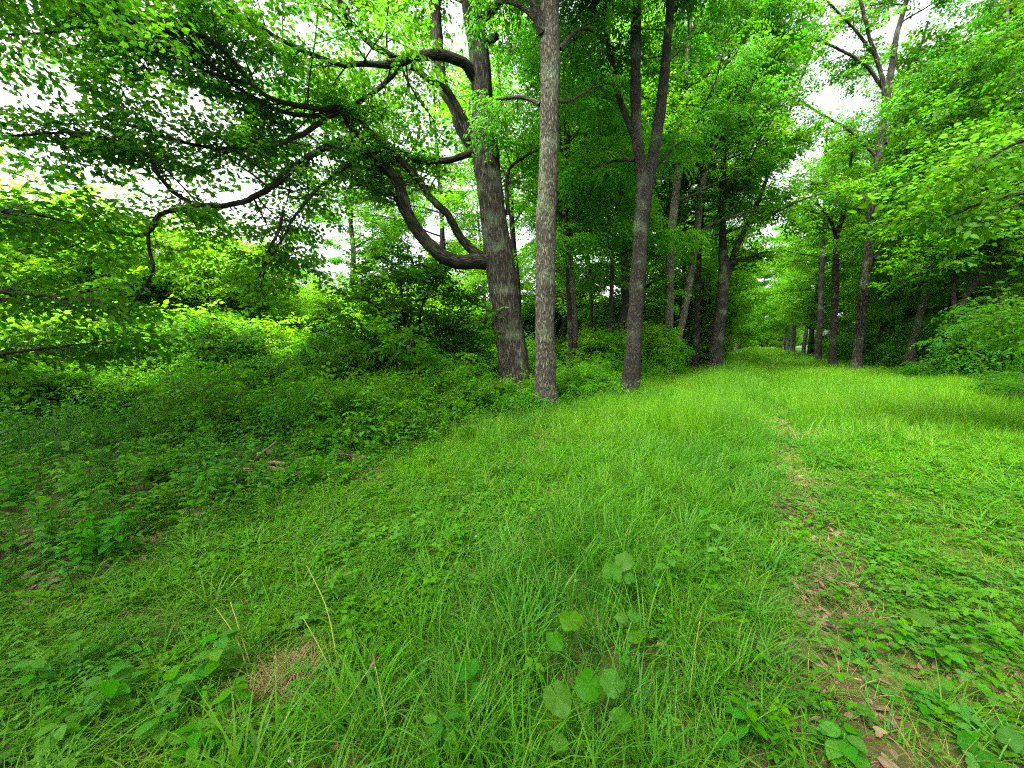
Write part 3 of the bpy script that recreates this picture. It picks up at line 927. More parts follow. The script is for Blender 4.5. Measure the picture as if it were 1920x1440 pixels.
def proto_tree(seed, height, r0, cb, reach, species, mat, nl=14, n2=9, len2=1.7, every=0.3, lift=0.45, smin=0.9, smax=1.35, low=0.0, n3=3):
    t = thing('tree', '-', 'tree')
    r = np.random.default_rng(seed)
    n = 9
    z = np.linspace(0, height, n)
    wob = np.cumsum(r.normal(0, 0.12, (n, 2)), axis=0) * (height / 16)
    wob -= wob[0]
    pts = np.column_stack([wob, z])
    pts[0, 2] = -0.2
    rad = r0 * (1 - (z / height) ** 1.1 * 0.93)
    tr, trr, o = wood(t, 'trunk', pts, rad, mat, 12, 0.3, 0.05, seed, 0.3)
    sk = Skel(seed)
    mbl = None
    for k in range(nl):
        f = cb + (0.98 - cb) * k / nl
        i = int(f * (len(tr) - 1))
        a = k * 2.4 + r.normal(0, 0.35)
        prof = math.sin(min(1, max(0.25, (f - cb) / (1 - cb) + 0.25)) * 2.4)
        L_ = reach * max(0.25, prof) * r.uniform(0.75, 1.2)
        d = np.array([math.cos(a), math.sin(a), lift + r.normal(0, 0.15)])
        q = [tr[i] + d * L_ * s_ + np.array([0, 0, -0.25 * L_ * s_ * s_]) + r.normal(0, 0.15, 3) * s_ for s_ in np.linspace(0, 1, 6)]
        p, rd, o = wood(t, 'limb', q, np.linspace(max(0.03, trr[i] * 0.42), 0.012, 6), mat, 6, 0.4, 0.03, k)
        sk.clothe(p, rd, t0=0.2, n2=n2, len2=len2, every=every, n3=n3)
    make_branchwork(t, sk)
    crown_part(t, sk, species, 1.0, smin, smax)
    return t


def place(root, label, name, loc, rz, s, color, group, cat, first, wood_col=None):
    o = root if first else copy_tree(root)
    o.name = name
    o.location = loc
    o.rotation_euler = (random.gauss(0, 0.03), random.gauss(0, 0.03), rz)
    o.scale = (s, s, s * random.uniform(0.92, 1.08))
    tag(o, label, cat, group)
    kids = KIDS.get(o.name) or []
    for c in o.children if first else PLACED_KIDS(o):
        if c.name.startswith('crown') or c.name.startswith('foliage'):
            c.color = (*color, 1)
        elif wood_col:
            c.color = (*wood_col, 1)
    return o


def PLACED_KIDS(o):
    return [c for c in LAST]


LAST = []


def copy_tree(root):
    LAST.clear()
    c = root.copy()
    COL.objects.link(c)
    for ch in ROOTKIDS[root]:
        n = ch.copy()
        COL.objects.link(n)
        n.parent = c
        LAST.append(n)
    return c


ROOTKIDS = {}


class Stock:
    def __init__(s, root):
        s.root, s.used = root, False
        ROOTKIDS[root] = [c for c in bpy.data.objects if c.parent is root]

    def put(s, label, name, loc, sc_=1.0, color=(1, 1, 1), group=None, cat='tree', wood_col=None):
        if not s.used:
            o = s.root
            kids = ROOTKIDS[o]
            s.used = True
        else:
            o = copy_tree(s.root)
            kids = list(LAST)
        o.name = name
        o.location = loc
        o.rotation_euler = (random.gauss(0, 0.03), random.gauss(0, 0.03), random.random() * 6.28)
        o.scale = (sc_, sc_, sc_ * random.uniform(0.92, 1.1))
        tag(o, label, cat)
        if group:
            o['group'] = group
        elif 'group' in o:
            del o['group']
        for c in kids:
            if c.name.startswith(('crown', 'foliage')):
                c.color = (*color, 1)
            elif wood_col:
                c.color = (*wood_col, 1)
        return o


near_t = [Stock(proto_tree(201, 17, 0.22, 0.25, 4.0, 'maple', M_BARK_D)),
          Stock(proto_tree(202, 19, 0.26, 0.30, 4.4, 'ash', M_BARK_G)),
          Stock(proto_tree(203, 15, 0.18, 0.20, 3.6, 'ovate', M_BARK_D)),
          Stock(proto_tree(204, 18, 0.24, 0.28, 4.2, 'maple', M_BARK_C))]
far_t = [Stock(proto_tree(211, 17, 0.25, 0.18, 4.5, 'cluster', M_BARK_D, 14, 6, 1.6, 0.7, 0.4, 0.9, 1.5, n3=2)),
         Stock(proto_tree(212, 20, 0.28, 0.25, 4.8, 'cluster_ash', M_BARK_G, 14, 6, 1.6, 0.7, 0.45, 0.9, 1.5, n3=2)),
         Stock(proto_tree(213, 14, 0.20, 0.12, 4.2, 'cluster', M_BARK_D, 13, 6, 1.5, 0.7, 0.35, 0.9, 1.5, n3=2))]


canopy_t = Stock(proto_tree(221, 19, 0.24, 0.42, 6.2, 'maple', M_BARK_D, 16, 9, 1.9, 0.26, 0.3, 0.8, 1.2))


def at(x, y, dz=-0.05):
    return (x, y, float(ground_h(x, y)) + dz)


# rows either side of the avenue, receding
y = 26.0
k = 0
rank = {-1: 0, 1: 0}
ORD = ('first', 'second', 'third', 'fourth', 'fifth', 'sixth')
while y < 150:
    for side in (-1, 1):
        u = (-4.8 if side < 0 else 7.0) + random.gauss(0, 0.5)
        yy = y + random.uniform(-1.5, 1.5)
        if side > 0 and yy < 42:
            u += 4.0
        if side < 0 and yy < 30:
            u -= 3.0
        st = (near_t if y < 55 else far_t)
        st = st[random.randrange(len(st))]
        sn = 'left' if side < 0 else 'right'
        lab = '%s tree, counted from the camera, in the far %s row lining the avenue' % (ORD[rank[side]], sn) if rank[side] < 6 else 'one of the distant trees lining the %s side of the grassy avenue' % sn
        rank[side] += 1
        st.put(lab, 'avenue_tree', at(0.62 * yy + u, yy), random.uniform(1.0, 1.35), (1.3, 1.22, 1), 'trees lining the %s of the avenue' % ('left' if side < 0 else 'right'))
    y += random.uniform(4.5, 6.5) * (1 if y < 60 else 1.5)
for (x, yy, sz, lab) in ((-4.5, 29, 1.2, 'tall maple far behind the massive trunk, its crown filling the sky left of it'), (-13.5, 33, 1.25, 'tall maple far behind the middle of the long spreading limbs'), (7.0, 25.0, 1.05, 'tall maple far behind the forked trunk'),
                         (-12.5, -3.0, 0.9, 'tall maple in the thicket left of the viewpoint'), (-9.8, 2.0, 0.95, 'tall maple just outside the left edge of the photo'), (-8.0, -8.5, 1.0, 'tall maple of the left row behind the viewpoint'), (2.5, -8.0, 1.0, 'tall maple of the right row behind the viewpoint')):  # these four stand unseen, added to shade the foreground
    canopy_t.put(lab, 'canopy_tree', at(x, yy), sz)
tall_end = []
# the wood on the right, behind the row
for k in range(18):
    yy = random.uniform(24, 75)
    u = 11.5 + random.random() ** 1.3 * 26
    x = 0.62 * yy + u
    if abs(x) / yy > 1.9:
        continue
    st = (near_t if yy < 32 else far_t)[random.randrange(3)]
    st.put('one of the crowded trees in the dark wood right of the avenue', 'wood_tree', at(x, yy), random.uniform(0.85, 1.2), (1.25, 1.2, 1.0), 'trees in the wood right of the avenue')  # leaf colour lifted in place of light missing inside the wood
for (px, yy, sz, kd, lab) in ((1890, 24, 1.35, 0, 'very tall dense tree filling the top right corner of the photo'), (2010, 19, 1.25, 3, 'tall dense tree cut by the right edge of the photo'), (1690, 30, 1.15, 0, 'tall tree with its crown high behind the mottled trunk, right of the avenue'), (1810, 25, 1.1, 3, 'dense tall tree rising right of the mossy trunk'), (1870, 18.5, 1.0, 1, 'dense tall tree filling the upper right of the photo'), (1960, 15.0, 0.8, 0, 'leafy tree at the right edge behind the bright hanging bough'), (1600, 44, 1.25, 1, 'tall tree far behind the slender bent trunk'), (1660, 40, 1.2, 3, 'tall tree far behind the mottled trunk'), (1560, 52, 1.2, 0, 'tall far tree closing the avenue on its right'), (1800, 27, 1.25, 2, 'tall leafy tree deep in the wood at right')):
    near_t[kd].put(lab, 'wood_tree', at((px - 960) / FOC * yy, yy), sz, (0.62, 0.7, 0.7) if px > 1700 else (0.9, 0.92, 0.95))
for k in range(14):
    yy = 150 + random.uniform(-4, 12)
    far_t[random.randrange(3)].put('one of the far trees closing the end of the avenue', 'avenue_end_tree', at(0.62 * yy - 16 + k * 3.0, yy), random.uniform(0.9, 1.2), (1.15, 1.15, 1), 'trees closing the far end of the avenue')
for k in range(9):
    yy = 143 + random.uniform(-3, 3)
    tall_end.append((0.62 * yy - 9 + k * 2.6, yy))
# trees on the left behind the hero trees: a thin belt, then the far edge of the clearing
for (x, yy, s, kd, lab) in ((2.5, 17, 0.9, 1, 'slim ash-like tree close behind the gap between the two pale trunks'),
                        (5.5, 20, 0.95, 0, 'slim maple-like tree behind the forked trunk'), (0.5, 22, 1.0, 3, 'slim tree standing well behind the massive leaning trunk'),
                        (7.5, 27, 1.05, 1, 'slim tree right behind the leaning grey trunk'), (4, 29, 1.0, 0, 'slim tree far back between the straight pale trunk and the forked trunk'),
                        (9, 34, 1.0, 2, 'far slim tree in the thicket behind the upright brown trunk'), (-2, 27, 0.85, 2, 'lone slim tree far behind, left of the massive trunk')):
    near_t[kd].put(lab, 'thicket_tree', at(x, yy), s, (1.5, 1.35, 1))  # leaf colour brightened to stand in for light lacking behind the trunks
for k in range(17):
    x = -62 + k * 5.2 + random.uniform(-2, 2)
    yy = 46 + random.uniform(-5, 10) - abs(x) * 0.18
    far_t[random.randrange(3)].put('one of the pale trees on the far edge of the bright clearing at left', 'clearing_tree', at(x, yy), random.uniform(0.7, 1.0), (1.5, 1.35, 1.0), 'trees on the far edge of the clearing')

# ---- shrubs -------------------------------------------------------------------


def proto_shrub(seed, height, width, species, stems=7, n2=6, len2=0.7, every=0.22, smin=0.7, smax=1.1):
    t = thing('shrub', '-', 'shrub')
    r = np.random.default_rng(seed)
    sk = Skel(seed)
    for k in range(stems):
        a = k * 2.4 + r.normal(0, 0.3)
        f = r.uniform(0.2, 1.0)
        hh = height * r.uniform(0.65, 1.05) * (1.1 - 0.35 * f)
        tip = np.array([math.cos(a) * width * f * 0.5, math.sin(a) * width * f * 0.5, hh])
        q = [np.array([math.cos(a) * 0.08, math.sin(a) * 0.08, -0.1]) + (tip - np.array([0, 0, 0])) * np.array([s_ ** 1.3, s_ ** 1.3, s_]) + r.normal(0, 0.06, 3) * s_ * height * 0.3 for s_ in np.linspace(0, 1, 6)]
        p, rd, o = wood(t, 'stem', q, np.linspace(0.012 + 0.007 * height, 0.006, 6), M_BARK_D, 6, 0.25, 0.03, k)
        sk.clothe(p, rd, t0=0.12, n2=n2, len2=len2, every=every, n3=2)
    make_branchwork(t, sk)
    c = crown_part(t, sk, species, 1.0, smin, smax, name='foliage')
    return t


low = [Stock(proto_shrub(301, 1.1, 2.0, 'ovate', 9, 4, 0.75, 0.2, 0.5, 0.9)),
       Stock(proto_shrub(302, 1.5, 2.0, 'ash', 8, 4, 0.8, 0.24, 0.55, 0.9)),
       Stock(proto_shrub(303, 1.2, 2.1, 'maple', 9, 4, 0.75, 0.2, 0.5, 0.9))]
mid = [Stock(proto_shrub(311, 2.6, 2.6, 'ovate', 9, 9, 0.9, 0.2, 0.8, 1.1)),
       Stock(proto_shrub(312, 3.0, 2.8, 'maple', 9, 9, 0.9, 0.2, 0.7, 1.1)),
       Stock(proto_shrub(313, 2.8, 2.6, 'ash', 9, 9, 0.9, 0.24, 0.8, 1.1))]
tall = [Stock(proto_shrub(321, 6.0, 4.4, 'ovate', 13, 18, 1.4, 0.2, 0.95, 1.3)),
        Stock(proto_shrub(322, 6.5, 4.6, 'maple', 13, 18, 1.4, 0.2, 0.85, 1.3))]


def px_at(px, Y):
    x = (px - 960) / FOC * Y
    return at(x, Y)


LIT_TINT = (2.0, 1.5, 1.0)  # leaf colour multiplier that paints in the clearing's light
# tall bushes at left, brightened by leaf colour as if in open light
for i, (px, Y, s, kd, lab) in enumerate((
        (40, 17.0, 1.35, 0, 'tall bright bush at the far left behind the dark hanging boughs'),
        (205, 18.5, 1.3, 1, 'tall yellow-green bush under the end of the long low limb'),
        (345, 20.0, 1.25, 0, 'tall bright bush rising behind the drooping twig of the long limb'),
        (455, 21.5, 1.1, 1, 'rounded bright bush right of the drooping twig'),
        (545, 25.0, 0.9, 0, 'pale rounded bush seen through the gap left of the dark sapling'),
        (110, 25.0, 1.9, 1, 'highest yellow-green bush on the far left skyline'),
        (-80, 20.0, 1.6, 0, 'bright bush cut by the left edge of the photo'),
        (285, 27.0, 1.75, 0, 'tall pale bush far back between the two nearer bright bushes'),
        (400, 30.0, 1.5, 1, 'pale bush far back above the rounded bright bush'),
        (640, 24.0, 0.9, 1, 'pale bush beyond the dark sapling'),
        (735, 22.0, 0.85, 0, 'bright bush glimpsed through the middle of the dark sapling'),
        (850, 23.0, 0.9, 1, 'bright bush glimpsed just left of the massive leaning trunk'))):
    tall[kd].put(lab, 'tall_bush', px_at(px, Y), s, LIT_TINT, None, 'bush')
for i, (px, Y, s, kd, lab, c) in enumerate((  # c multiplies leaf colour; the high values paint the clearing's light
        (10, 8.0, 0.6, 1, 'dense dark bush at the left edge under the hanging boughs', (0.8, 0.85, 0.8)),
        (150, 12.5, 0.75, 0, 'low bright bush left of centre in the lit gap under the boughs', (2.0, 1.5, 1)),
        (290, 13.5, 0.85, 2, 'feathery bush below the drooping twig', (1.8, 1.4, 1)),
        (420, 11.5, 0.95, 1, 'dark bush with a black stem, right of the drooping twig', (0.55, 0.65, 0.6)),  # shade on this bush is painted by darker leaf colour
        (470, 12.5, 0.6, 0, 'small dark bush touching the black-stemmed bush', (0.6, 0.7, 0.6)),
        (540, 13.0, 0.75, 0, 'bright low bush between the black-stemmed bush and the dark sapling', (1.9, 1.45, 1)),
        (620, 12.5, 0.7, 2, 'feathery bush at the left foot of the dark sapling', (1.1, 1.1, 1)),
        (860, 13.5, 0.85, 1, 'dark bush against the left side of the massive leaning trunk', (0.8, 0.9, 0.8)),
        (800, 12.0, 0.6, 2, 'feathery dark bush left of the massive trunk', (0.8, 0.9, 0.8)))):
    mid[kd].put(lab, 'bush', px_at(px, Y), s, c, None, 'bush')
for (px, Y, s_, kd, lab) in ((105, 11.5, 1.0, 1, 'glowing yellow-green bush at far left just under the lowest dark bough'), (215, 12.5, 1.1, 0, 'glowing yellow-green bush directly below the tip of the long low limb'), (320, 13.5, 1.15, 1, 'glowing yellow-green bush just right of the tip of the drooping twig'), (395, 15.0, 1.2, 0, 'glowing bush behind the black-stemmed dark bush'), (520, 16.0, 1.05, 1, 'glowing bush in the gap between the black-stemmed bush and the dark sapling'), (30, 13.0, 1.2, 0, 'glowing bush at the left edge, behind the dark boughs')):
    mid[kd].put(lab, 'bright_bush', px_at(px, Y), s_, (2.0, 1.5, 1.0), None, 'bush')  # glow comes from raised leaf colour, in place of clearing light
EXTRA = ((505, 10.6, 0.6, 0), (640, 11.0, 0.62, 1), (55, 9.6, 0.6, 0), (740, 10.8, 0.5, 0), (580, 12.0, 0.7, 2), (700, 12.2, 0.75, 1), (905, 12.6, 0.6, 0), (430, 9.4, 0.42, 2), (130, 8.6, 0.42, 1))
for (px, Y, s_, kd) in EXTRA:
    mid[kd].put('one of the loose shaded shrubs between the undergrowth and the bright bushes', 'shaded_bush', px_at(px, Y), s_, (0.9, 0.95, 0.85), 'loose shaded shrubs in the left undergrowth', 'bush')
for i, (px, Y, s_) in enumerate(((900, 10.6, 0.7), (850, 10.0, 0.6), (945, 10.7, 0.6), (985, 10.8, 0.55), (1065, 11.2, 0.6), (1100, 12.2, 0.7), (1135, 12.6, 0.7), (1040, 12.8, 0.8), (1235, 15.5, 0.6), (790, 9.6, 0.55), (720, 9.2, 0.5))):
    low[i % 3].put('one of the low leafy bushes crowding the feet of the three big trunks', 'trunk_foot_bush', px_at(px, Y), s_, (1.0, 1.05, 0.9), 'low bushes at the feet of the big trunks', 'bush')
for (x, yy) in tall_end:
    tall[random.randrange(2)].put('one of the bushes closing the far end of the grassy avenue', 'avenue_end_bush', at(x, yy), random.uniform(0.9, 1.3), (1.5, 1.35, 1), 'bushes closing the far end of the avenue', 'bush')
# thicket behind the trunks and along both edges of the avenue
for i in range(16):
    yy = random.uniform(17, 32) if i % 2 else random.uniform(25, 36)
    mid[random.randrange(3)].put('one of the leafy bushes filling the thicket left of the avenue', 'thicket_bush', at((random.uniform(1035, 1290) - 960) / FOC * yy, yy), random.uniform(0.7, 1.05), (1.6, 1.4, 1), 'bushes in the thicket left of the avenue', 'bush')  # brighter leaf colour fills in for light lacking in the thicket
for i in range(18):
    yy = random.uniform(26, 44)
    tall[random.randrange(2)].put('one of the tall pale bushes closing the view behind the massive trunk', 'backdrop_bush', at((560 + 44 * i - 960) / FOC * yy, yy), random.uniform(0.8, 1.3), (1.7, 1.4, 1), 'tall pale bushes far behind the massive trunk', 'bush')  # pale look is leaf colour raised against the shade of the trees
for i in range(26):
    yy = random.uniform(14, 60)
    u = -6.0 - random.random() * 7
    mid[random.randrange(3)].put('one of the leafy bushes filling the thicket left of the avenue', 'thicket_bush', at(0.62 * yy + u, yy), random.uniform(0.6, 1.0), (1.25, 1.2, 1), 'bushes in the thicket left of the avenue', 'bush')
for i in range(60):
    yy = 6 + 60 * random.random() ** 1.4
    u = 8.3 + random.random() * 6.5
    x = 0.62 * yy + u
    if x / yy > 2.2:
        continue
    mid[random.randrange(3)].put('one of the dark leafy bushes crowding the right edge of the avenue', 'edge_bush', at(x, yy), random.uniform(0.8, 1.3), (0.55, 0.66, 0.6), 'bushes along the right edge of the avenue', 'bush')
for i in range(60):
    yy = 5.0 + 40 * random.random() ** 1.5
    u = min(7.2, 3.9 + 0.25 * yy) + random.random() * 2.4
    x = 0.62 * yy + u
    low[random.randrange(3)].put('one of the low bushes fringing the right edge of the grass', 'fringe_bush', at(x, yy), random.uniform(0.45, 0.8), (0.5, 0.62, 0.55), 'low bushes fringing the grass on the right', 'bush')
for i in range(26):
    yy = 11 + 30 * random.random() ** 1.3
    u = -5.3 - random.random() * 1.6
    low[random.randrange(3)].put('one of the low bushes round the feet of the left row of trees', 'fringe_bush', at(0.62 * yy + u, yy), random.uniform(0.55, 0.9), (1, 1.05, 1), 'low bushes at the feet of the left row', 'bush')
for i in range(70):
    yy = 6.5 + 9 * random.random()
    px = random.uniform(-50, 960)
    x = (px - 960) / FOC * yy
    if U(x, yy) > -6.2 or (px < 420 and yy > 11.5):
        continue
    low[random.randrange(3)].put('one of the low leafy bushes in the shaded undergrowth at left', 'undergrowth_bush', at(x, yy), random.uniform(0.5, 0.95), (0.95, 0.95, 0.65), 'low bushes in the left undergrowth', 'bush')
# the dark sapling left of the massive trunk
tree_traced('sapling', 'dark bushy sapling with thin stems standing left of the massive leaning trunk',
            [(765, 745, 7), (762, 680, 6), (758, 600, 5.5), (752, 540, 4.5), (748, 490, 3), (745, 465, 2)], 12.6,
            [([(784, 745, 6), (786, 660, 5), (790, 580, 4), (815, 520, 3), (830, 480, 2)], 12.8, dict(t0=0.12, n2=13, len2=1.2)),
             ([(712, 745, 6), (712, 690, 5), (705, 620, 4), (690, 560, 3), (675, 520, 2)], 12.4, dict(t0=0.12, n2=13, len2=1.2)),
             ([(800, 745, 5), (820, 680, 4), (850, 620, 3), (868, 570, 2)], 12.9, dict(t0=0.12, n2=11, len2=1.1))],
            M_BARK_C, 'maple', 121, 13, 2.6, 0.22, 8, 0.03, f0=0.12, len2=0.9, n2u=6, color=(0.6, 0.7, 0.6), smin=0.75, smax=1.05, every=0.2)

# ---- ground cover ------------------------------------------------------------


def blade(mb, p, az, h, w, bend, lv, seg=3):
    d = np.array([math.cos(az), math.sin(az), 0])
    s = np.array([-d[1], d[0], 0])
    t = np.linspace(0, 1, seg + 1)
    c = np.asarray(p) + d * (bend * h * t ** 2)[:, None] + np.array([0, 0, 1.0]) * (h * (t - 0.35 * bend * t ** 3))[:, None]
    ww = w * (1 - t ** 1.6) * 0.5
    Lv = c[:-1] + s * ww[:-1, None]
    Rv = c[:-1] - s * ww[:-1, None]
    v = np.vstack([Lv, Rv, c[-1:]])
    k = seg
    q = np.array([[i, i + 1, k + i + 1, k + i] for i in range(k - 1)])
    mb.add(v, [q, np.array([[k - 1, 2 * k, 2 * k - 1]])], lv=np.full(len(v), lv))


def tuft_mesh(name, seed, n, h0, h1, w, spread, bend, mat, seg=3):
    r = np.random.default_rng(seed)
    mb = MB()
    for k in range(n):
        a = r.random() * 6.28
        q = spread * math.sqrt(r.random())
        az = a + r.normal(0, 0.9)
        blade(mb, (q * math.cos(a), q * math.sin(a), -0.02), az, r.uniform(h0, h1), w * r.uniform(0.6, 1.2), abs(r.normal(bend, 0.25)), r.random(), seg)
    return mb.mesh(name, mat)


def weed_mesh(name, seed, h, mat, pairs=5, size=0.07, shape=OVATE, stem=True):
    """upright stalk with spreading leaves"""
    r = np.random.default_rng(seed)
    mb = MB()
    top = np.array([r.normal(0, 0.1) * h, r.normal(0, 0.1) * h, h])
    if stem:
        tube(mb, np.array([[0, 0, -0.03], top * 0.5 + r.normal(0, 0.02, 3) * h, top]), np.array([0.005, 0.004, 0.002]), 4)
    for k in range(pairs):
        t = 0.3 + 0.7 * (k + 0.7) / pairs
        for q in range(3 if k == pairs - 1 else 2):
            a = k * 1.4 + q * 3.14 * (0.67 if k == pairs - 1 else 1) + r.normal(0, 0.3)
            ld = np.array([math.cos(a), math.sin(a), r.uniform(-0.15, 0.35)])
            add_leaf(mb, top * t + ld * 0.02, ld, np.array([0, 0, 1.0]) + r.normal(0, 0.2, 3), size * r.uniform(0.75, 1.25) * (1.2 - 0.3 * t), shape, r.random(), 0.15, 0.35, 1.1)
    return mb.mesh(name, mat)


def clover_mesh(name, seed, n=9, size=0.022, h=0.07, spread=0.1, mat=M_WEED):
    r = np.random.default_rng(seed)
    mb = MB()
    for k in range(n):
        a = r.random() * 6.28
        q = spread * math.sqrt(r.random())
        c = np.array([q * math.cos(a), q * math.sin(a), h * r.uniform(0.4, 1.1)])
        lv = r.random()
        a0 = r.random() * 6.28
        for j in range(3):
            aa = a0 + j * 2.094
            ld = np.array([math.cos(aa), math.sin(aa), 0.15])
            add_leaf(mb, c, ld, np.array([0, 0, 1.0]) + r.normal(0, 0.15, 3), size * r.uniform(0.85, 1.2), OVATE, lv, 0.15, 0.2, 1.5)
    return mb.mesh(name, mat)


def litter_mesh(name, seed):
    r = np.random.default_rng(seed)
    mb = MB()
    for k in range(5):
        a = r.random() * 6.28
        p = np.array([r.normal(0, 0.06), r.normal(0, 0.06), r.uniform(0.004, 0.03)])
        add_leaf(mb, p, np.array([math.cos(a), math.sin(a), r.normal(0, 0.2)]), np.array([0, 0, 1.0]) + r.normal(0, 0.35, 3), r.uniform(0.05, 0.1), OVATE, r.random(), r.uniform(-0.4, 0.5), r.uniform(-0.4, 0.5), 1.0)
    return mb.mesh(name, M_LITTER)


G_NEAR = scatter_group('near_grass', [source('tuft', tuft_mesh('tuft', 400 + i, 17, h0, h1, w, 0.09, b, M_GRASS, 4)) for i, (h0, h1, w, b) in enumerate(((0.08, 0.24, 0.009, 0.9), (0.12, 0.34, 0.010, 1.1), (0.06, 0.16, 0.008, 0.7), (0.14, 0.36, 0.013, 1.2), (0.10, 0.28, 0.007, 0.6)))])
G_FAR = scatter_group('far_grass', [source('tuft', tuft_mesh('tuft', 420 + i, 44, 0.18, 0.5, 0.011, 0.2, 0.45, M_GRASS, 2)) for i in range(4)])
G_WEED = scatter_group('weeds', [source('weed', weed_mesh('weed', 440 + i, h, M_WEED, pr, sz, sh)) for i, (h, pr, sz, sh) in enumerate(((0.35, 6, 0.085, OVATE), (0.5, 7, 0.09, OVATE), (0.25, 4, 0.10, OVATE), (0.45, 9, 0.08, LANCE), (0.3, 4, 0.10, MAPLE), (0.6, 14, 0.07, LANCE), (0.4, 9, 0.06, OVATE)))])
G_CLOVER = scatter_group('clover', [source('clover', clover_mesh('clover', 460 + i)) for i in range(3)] + [source('clover', clover_mesh('clover', 465 + i, 8, 0.027, 0.08, 0.12)) for i in range(2)])
G_LITTER = scatter_group('litter', [source('litter', litter_mesh('litter', 470 + i)) for i in range(4)])
G_DRY = scatter_group('dry_grass', [source('dry', tuft_mesh('dry', 480 + i, 22, 0.06, 0.2, 0.004, 0.1, 1.1, M_DRY, 4)) for i in range(3)])


def rand_pts(n, y0, y1, umin, umax, fov=1.42, power=1.0):
    """points on the ground between two depths, inside the view plus a margin"""
    yy = y0 + (y1 - y0) * rng.random(n) ** power
    yy = np.sqrt(y0 ** 2 + (y1 ** 2 - y0 ** 2) * rng.random(n)) if power == 1.0 else yy
    x = (rng.random(n) * 2 - 1) * (fov * yy + 0.8)
    u = U(x, yy)
    m = (u > umin) & (u < umax)
    return x[m], yy[m], u[m]


def track(u, x, y):
    """0..1 how worn the ground is: the beaten track and bare litter patches"""
    w = np.exp(-((u - 0.62 - 0.25 * (vnoise(x, y, 1.3, 3) - 0.5)) / 0.30) ** 2) * np.clip((20 - y) / 9, 0, 1) * (0.75 + 0.45 * vnoise(x, y, 0.45, 21))
    w = np.maximum(w, 0.9 * np.exp(-((u - 1.35) / 0.22) ** 2) * np.clip((3.0 - y) / 1.6, 0, 1) * (vnoise(x, y, 0.6, 8) > 0.4))
    for (px, py, rx) in ((530, 1265, 0.20), (110, 1080, 0.42), (45, 1000, 0.4), (330, 1000, 0.3), (430, 930, 0.35), (900, 1060, 0.12), (1010, 1140, 0.12), (1130, 1340, 0.08), (1600, 1110, 0.2), (1830, 1290, 0.2), (260, 1225, 0.1), (1000, 840, 0.5), (690, 900, 0.4)):
        q = PZ(px, py)
        w = np.maximum(w, 0.95 * np.exp(-(((x - q[0]) / rx) ** 2 + ((y - q[1]) / rx) ** 2)))
    return w


def put_scatter(name, group, x, y, mat, nv, smin, smax, label=None, tintscale=1.4, zs=None, lean=0.2, tint0=0.5, dz=0.0, color=(1, 1, 1)):
    n = len(x)
    z = ground_h(x, y) + dz
    rot = np.column_stack([rng.normal(0, lean, n), rng.normal(0, lean, n), rng.random(n) * 6.28])
    s = rng.uniform(smin, smax, n)
    sc3 = np.column_stack([s, s, s * (1 if zs is None else zs)])
    tint = np.clip(tint0 + 0.9 * (vnoise(x, y, tintscale, 2) - 0.5) + 0.5 * (vnoise(x, y, tintscale * 0.25, 4) - 0.5) + rng.normal(0, 0.12, n), 0, 1)
    me = scatter_mesh(name, np.column_stack([x, y, z]), rot, sc3, rng.integers(0, nv, n), tint, mat)
    return scatter_obj(name, me, group, None, color)


def hgt(x, y, u):
    """relative height of the sward"""
    h = 0.75 + 0.75 * vnoise(x, y, 1.7, 6)
    h = h * (1 - 0.75 * track(u, x, y))
    h = h * np.where(u > 1.0, 0.55 + 0.12 * np.clip(y - 4, 0, 4), 1.0 + 0.75 * np.exp(-((u + 1.0) / 1.1) ** 2))
    h = h * np.where((u < -1.8) & (y < 4.5), 0.62, 1.0)
    return h * np.clip(1 - (u + 4.0) * -0.25, 0.45, 1.0)


def grass_zone(name, group, n, y0, y1, umin, umax, smin, smax, nv, fov=1.42, tint0=0.5):
    x, y, u = rand_pts(n, y0, y1, umin, umax, fov)
    keep = rng.random(len(x)) > track(u, x, y) * 0.78
    keep &= rng.random(len(x)) < np.clip(-0.1 + 1.1 * vnoise(x, y, 0.55, 1) + 0.7 * vnoise(x, y, 0.17, 6) + 0.06 * y, 0.12, 1) * np.where((u > 0.9) & (y < 5), 0.55, 1.0)
    keep &= rng.random(len(x)) < np.clip((u + 6.2) / 1.6, 0.12, 1)
    x, y, u = x[keep], y[keep], u[keep]
    return put_scatter(name, group, x, y, M_GRASS, nv, smin, smax, zs=hgt(x, y, u), tint0=tint0 - 0.22 * np.exp(-((u + 1.0) / 1.3) ** 2) * np.clip((9 - y) / 4, 0, 1) + 0.12 * np.clip(u - 0.8, 0, 1.5))


grass_zone('grass', G_NEAR, 19000, 0.9, 6.5, -6.3, 8.0, 0.55, 0.95, 5)
grass_zone('grass', G_FAR, 26000, 6.0, 26.0, -5.6, 7.6, 0.8, 1.15, 4, tint0=0.75).color = (1.12, 1.08, 1, 1)
grass_zone('grass', G_FAR, 26000, 25.0, 140.0, -4.6, 6.6, 1.0, 1.5, 4, 0.9, tint0=0.75).color = (1.12, 1.08, 1, 1)
# bright long grass in the clearing beyond the left undergrowth
x, y, u = rand_pts(22000, 11.5, 60, -200, -14)
put_scatter('meadow_grass', G_FAR, x, y, M_GRASS, 4, 1.6, 2.8, tint0=0.9, color=(1.5, 1.25, 1))

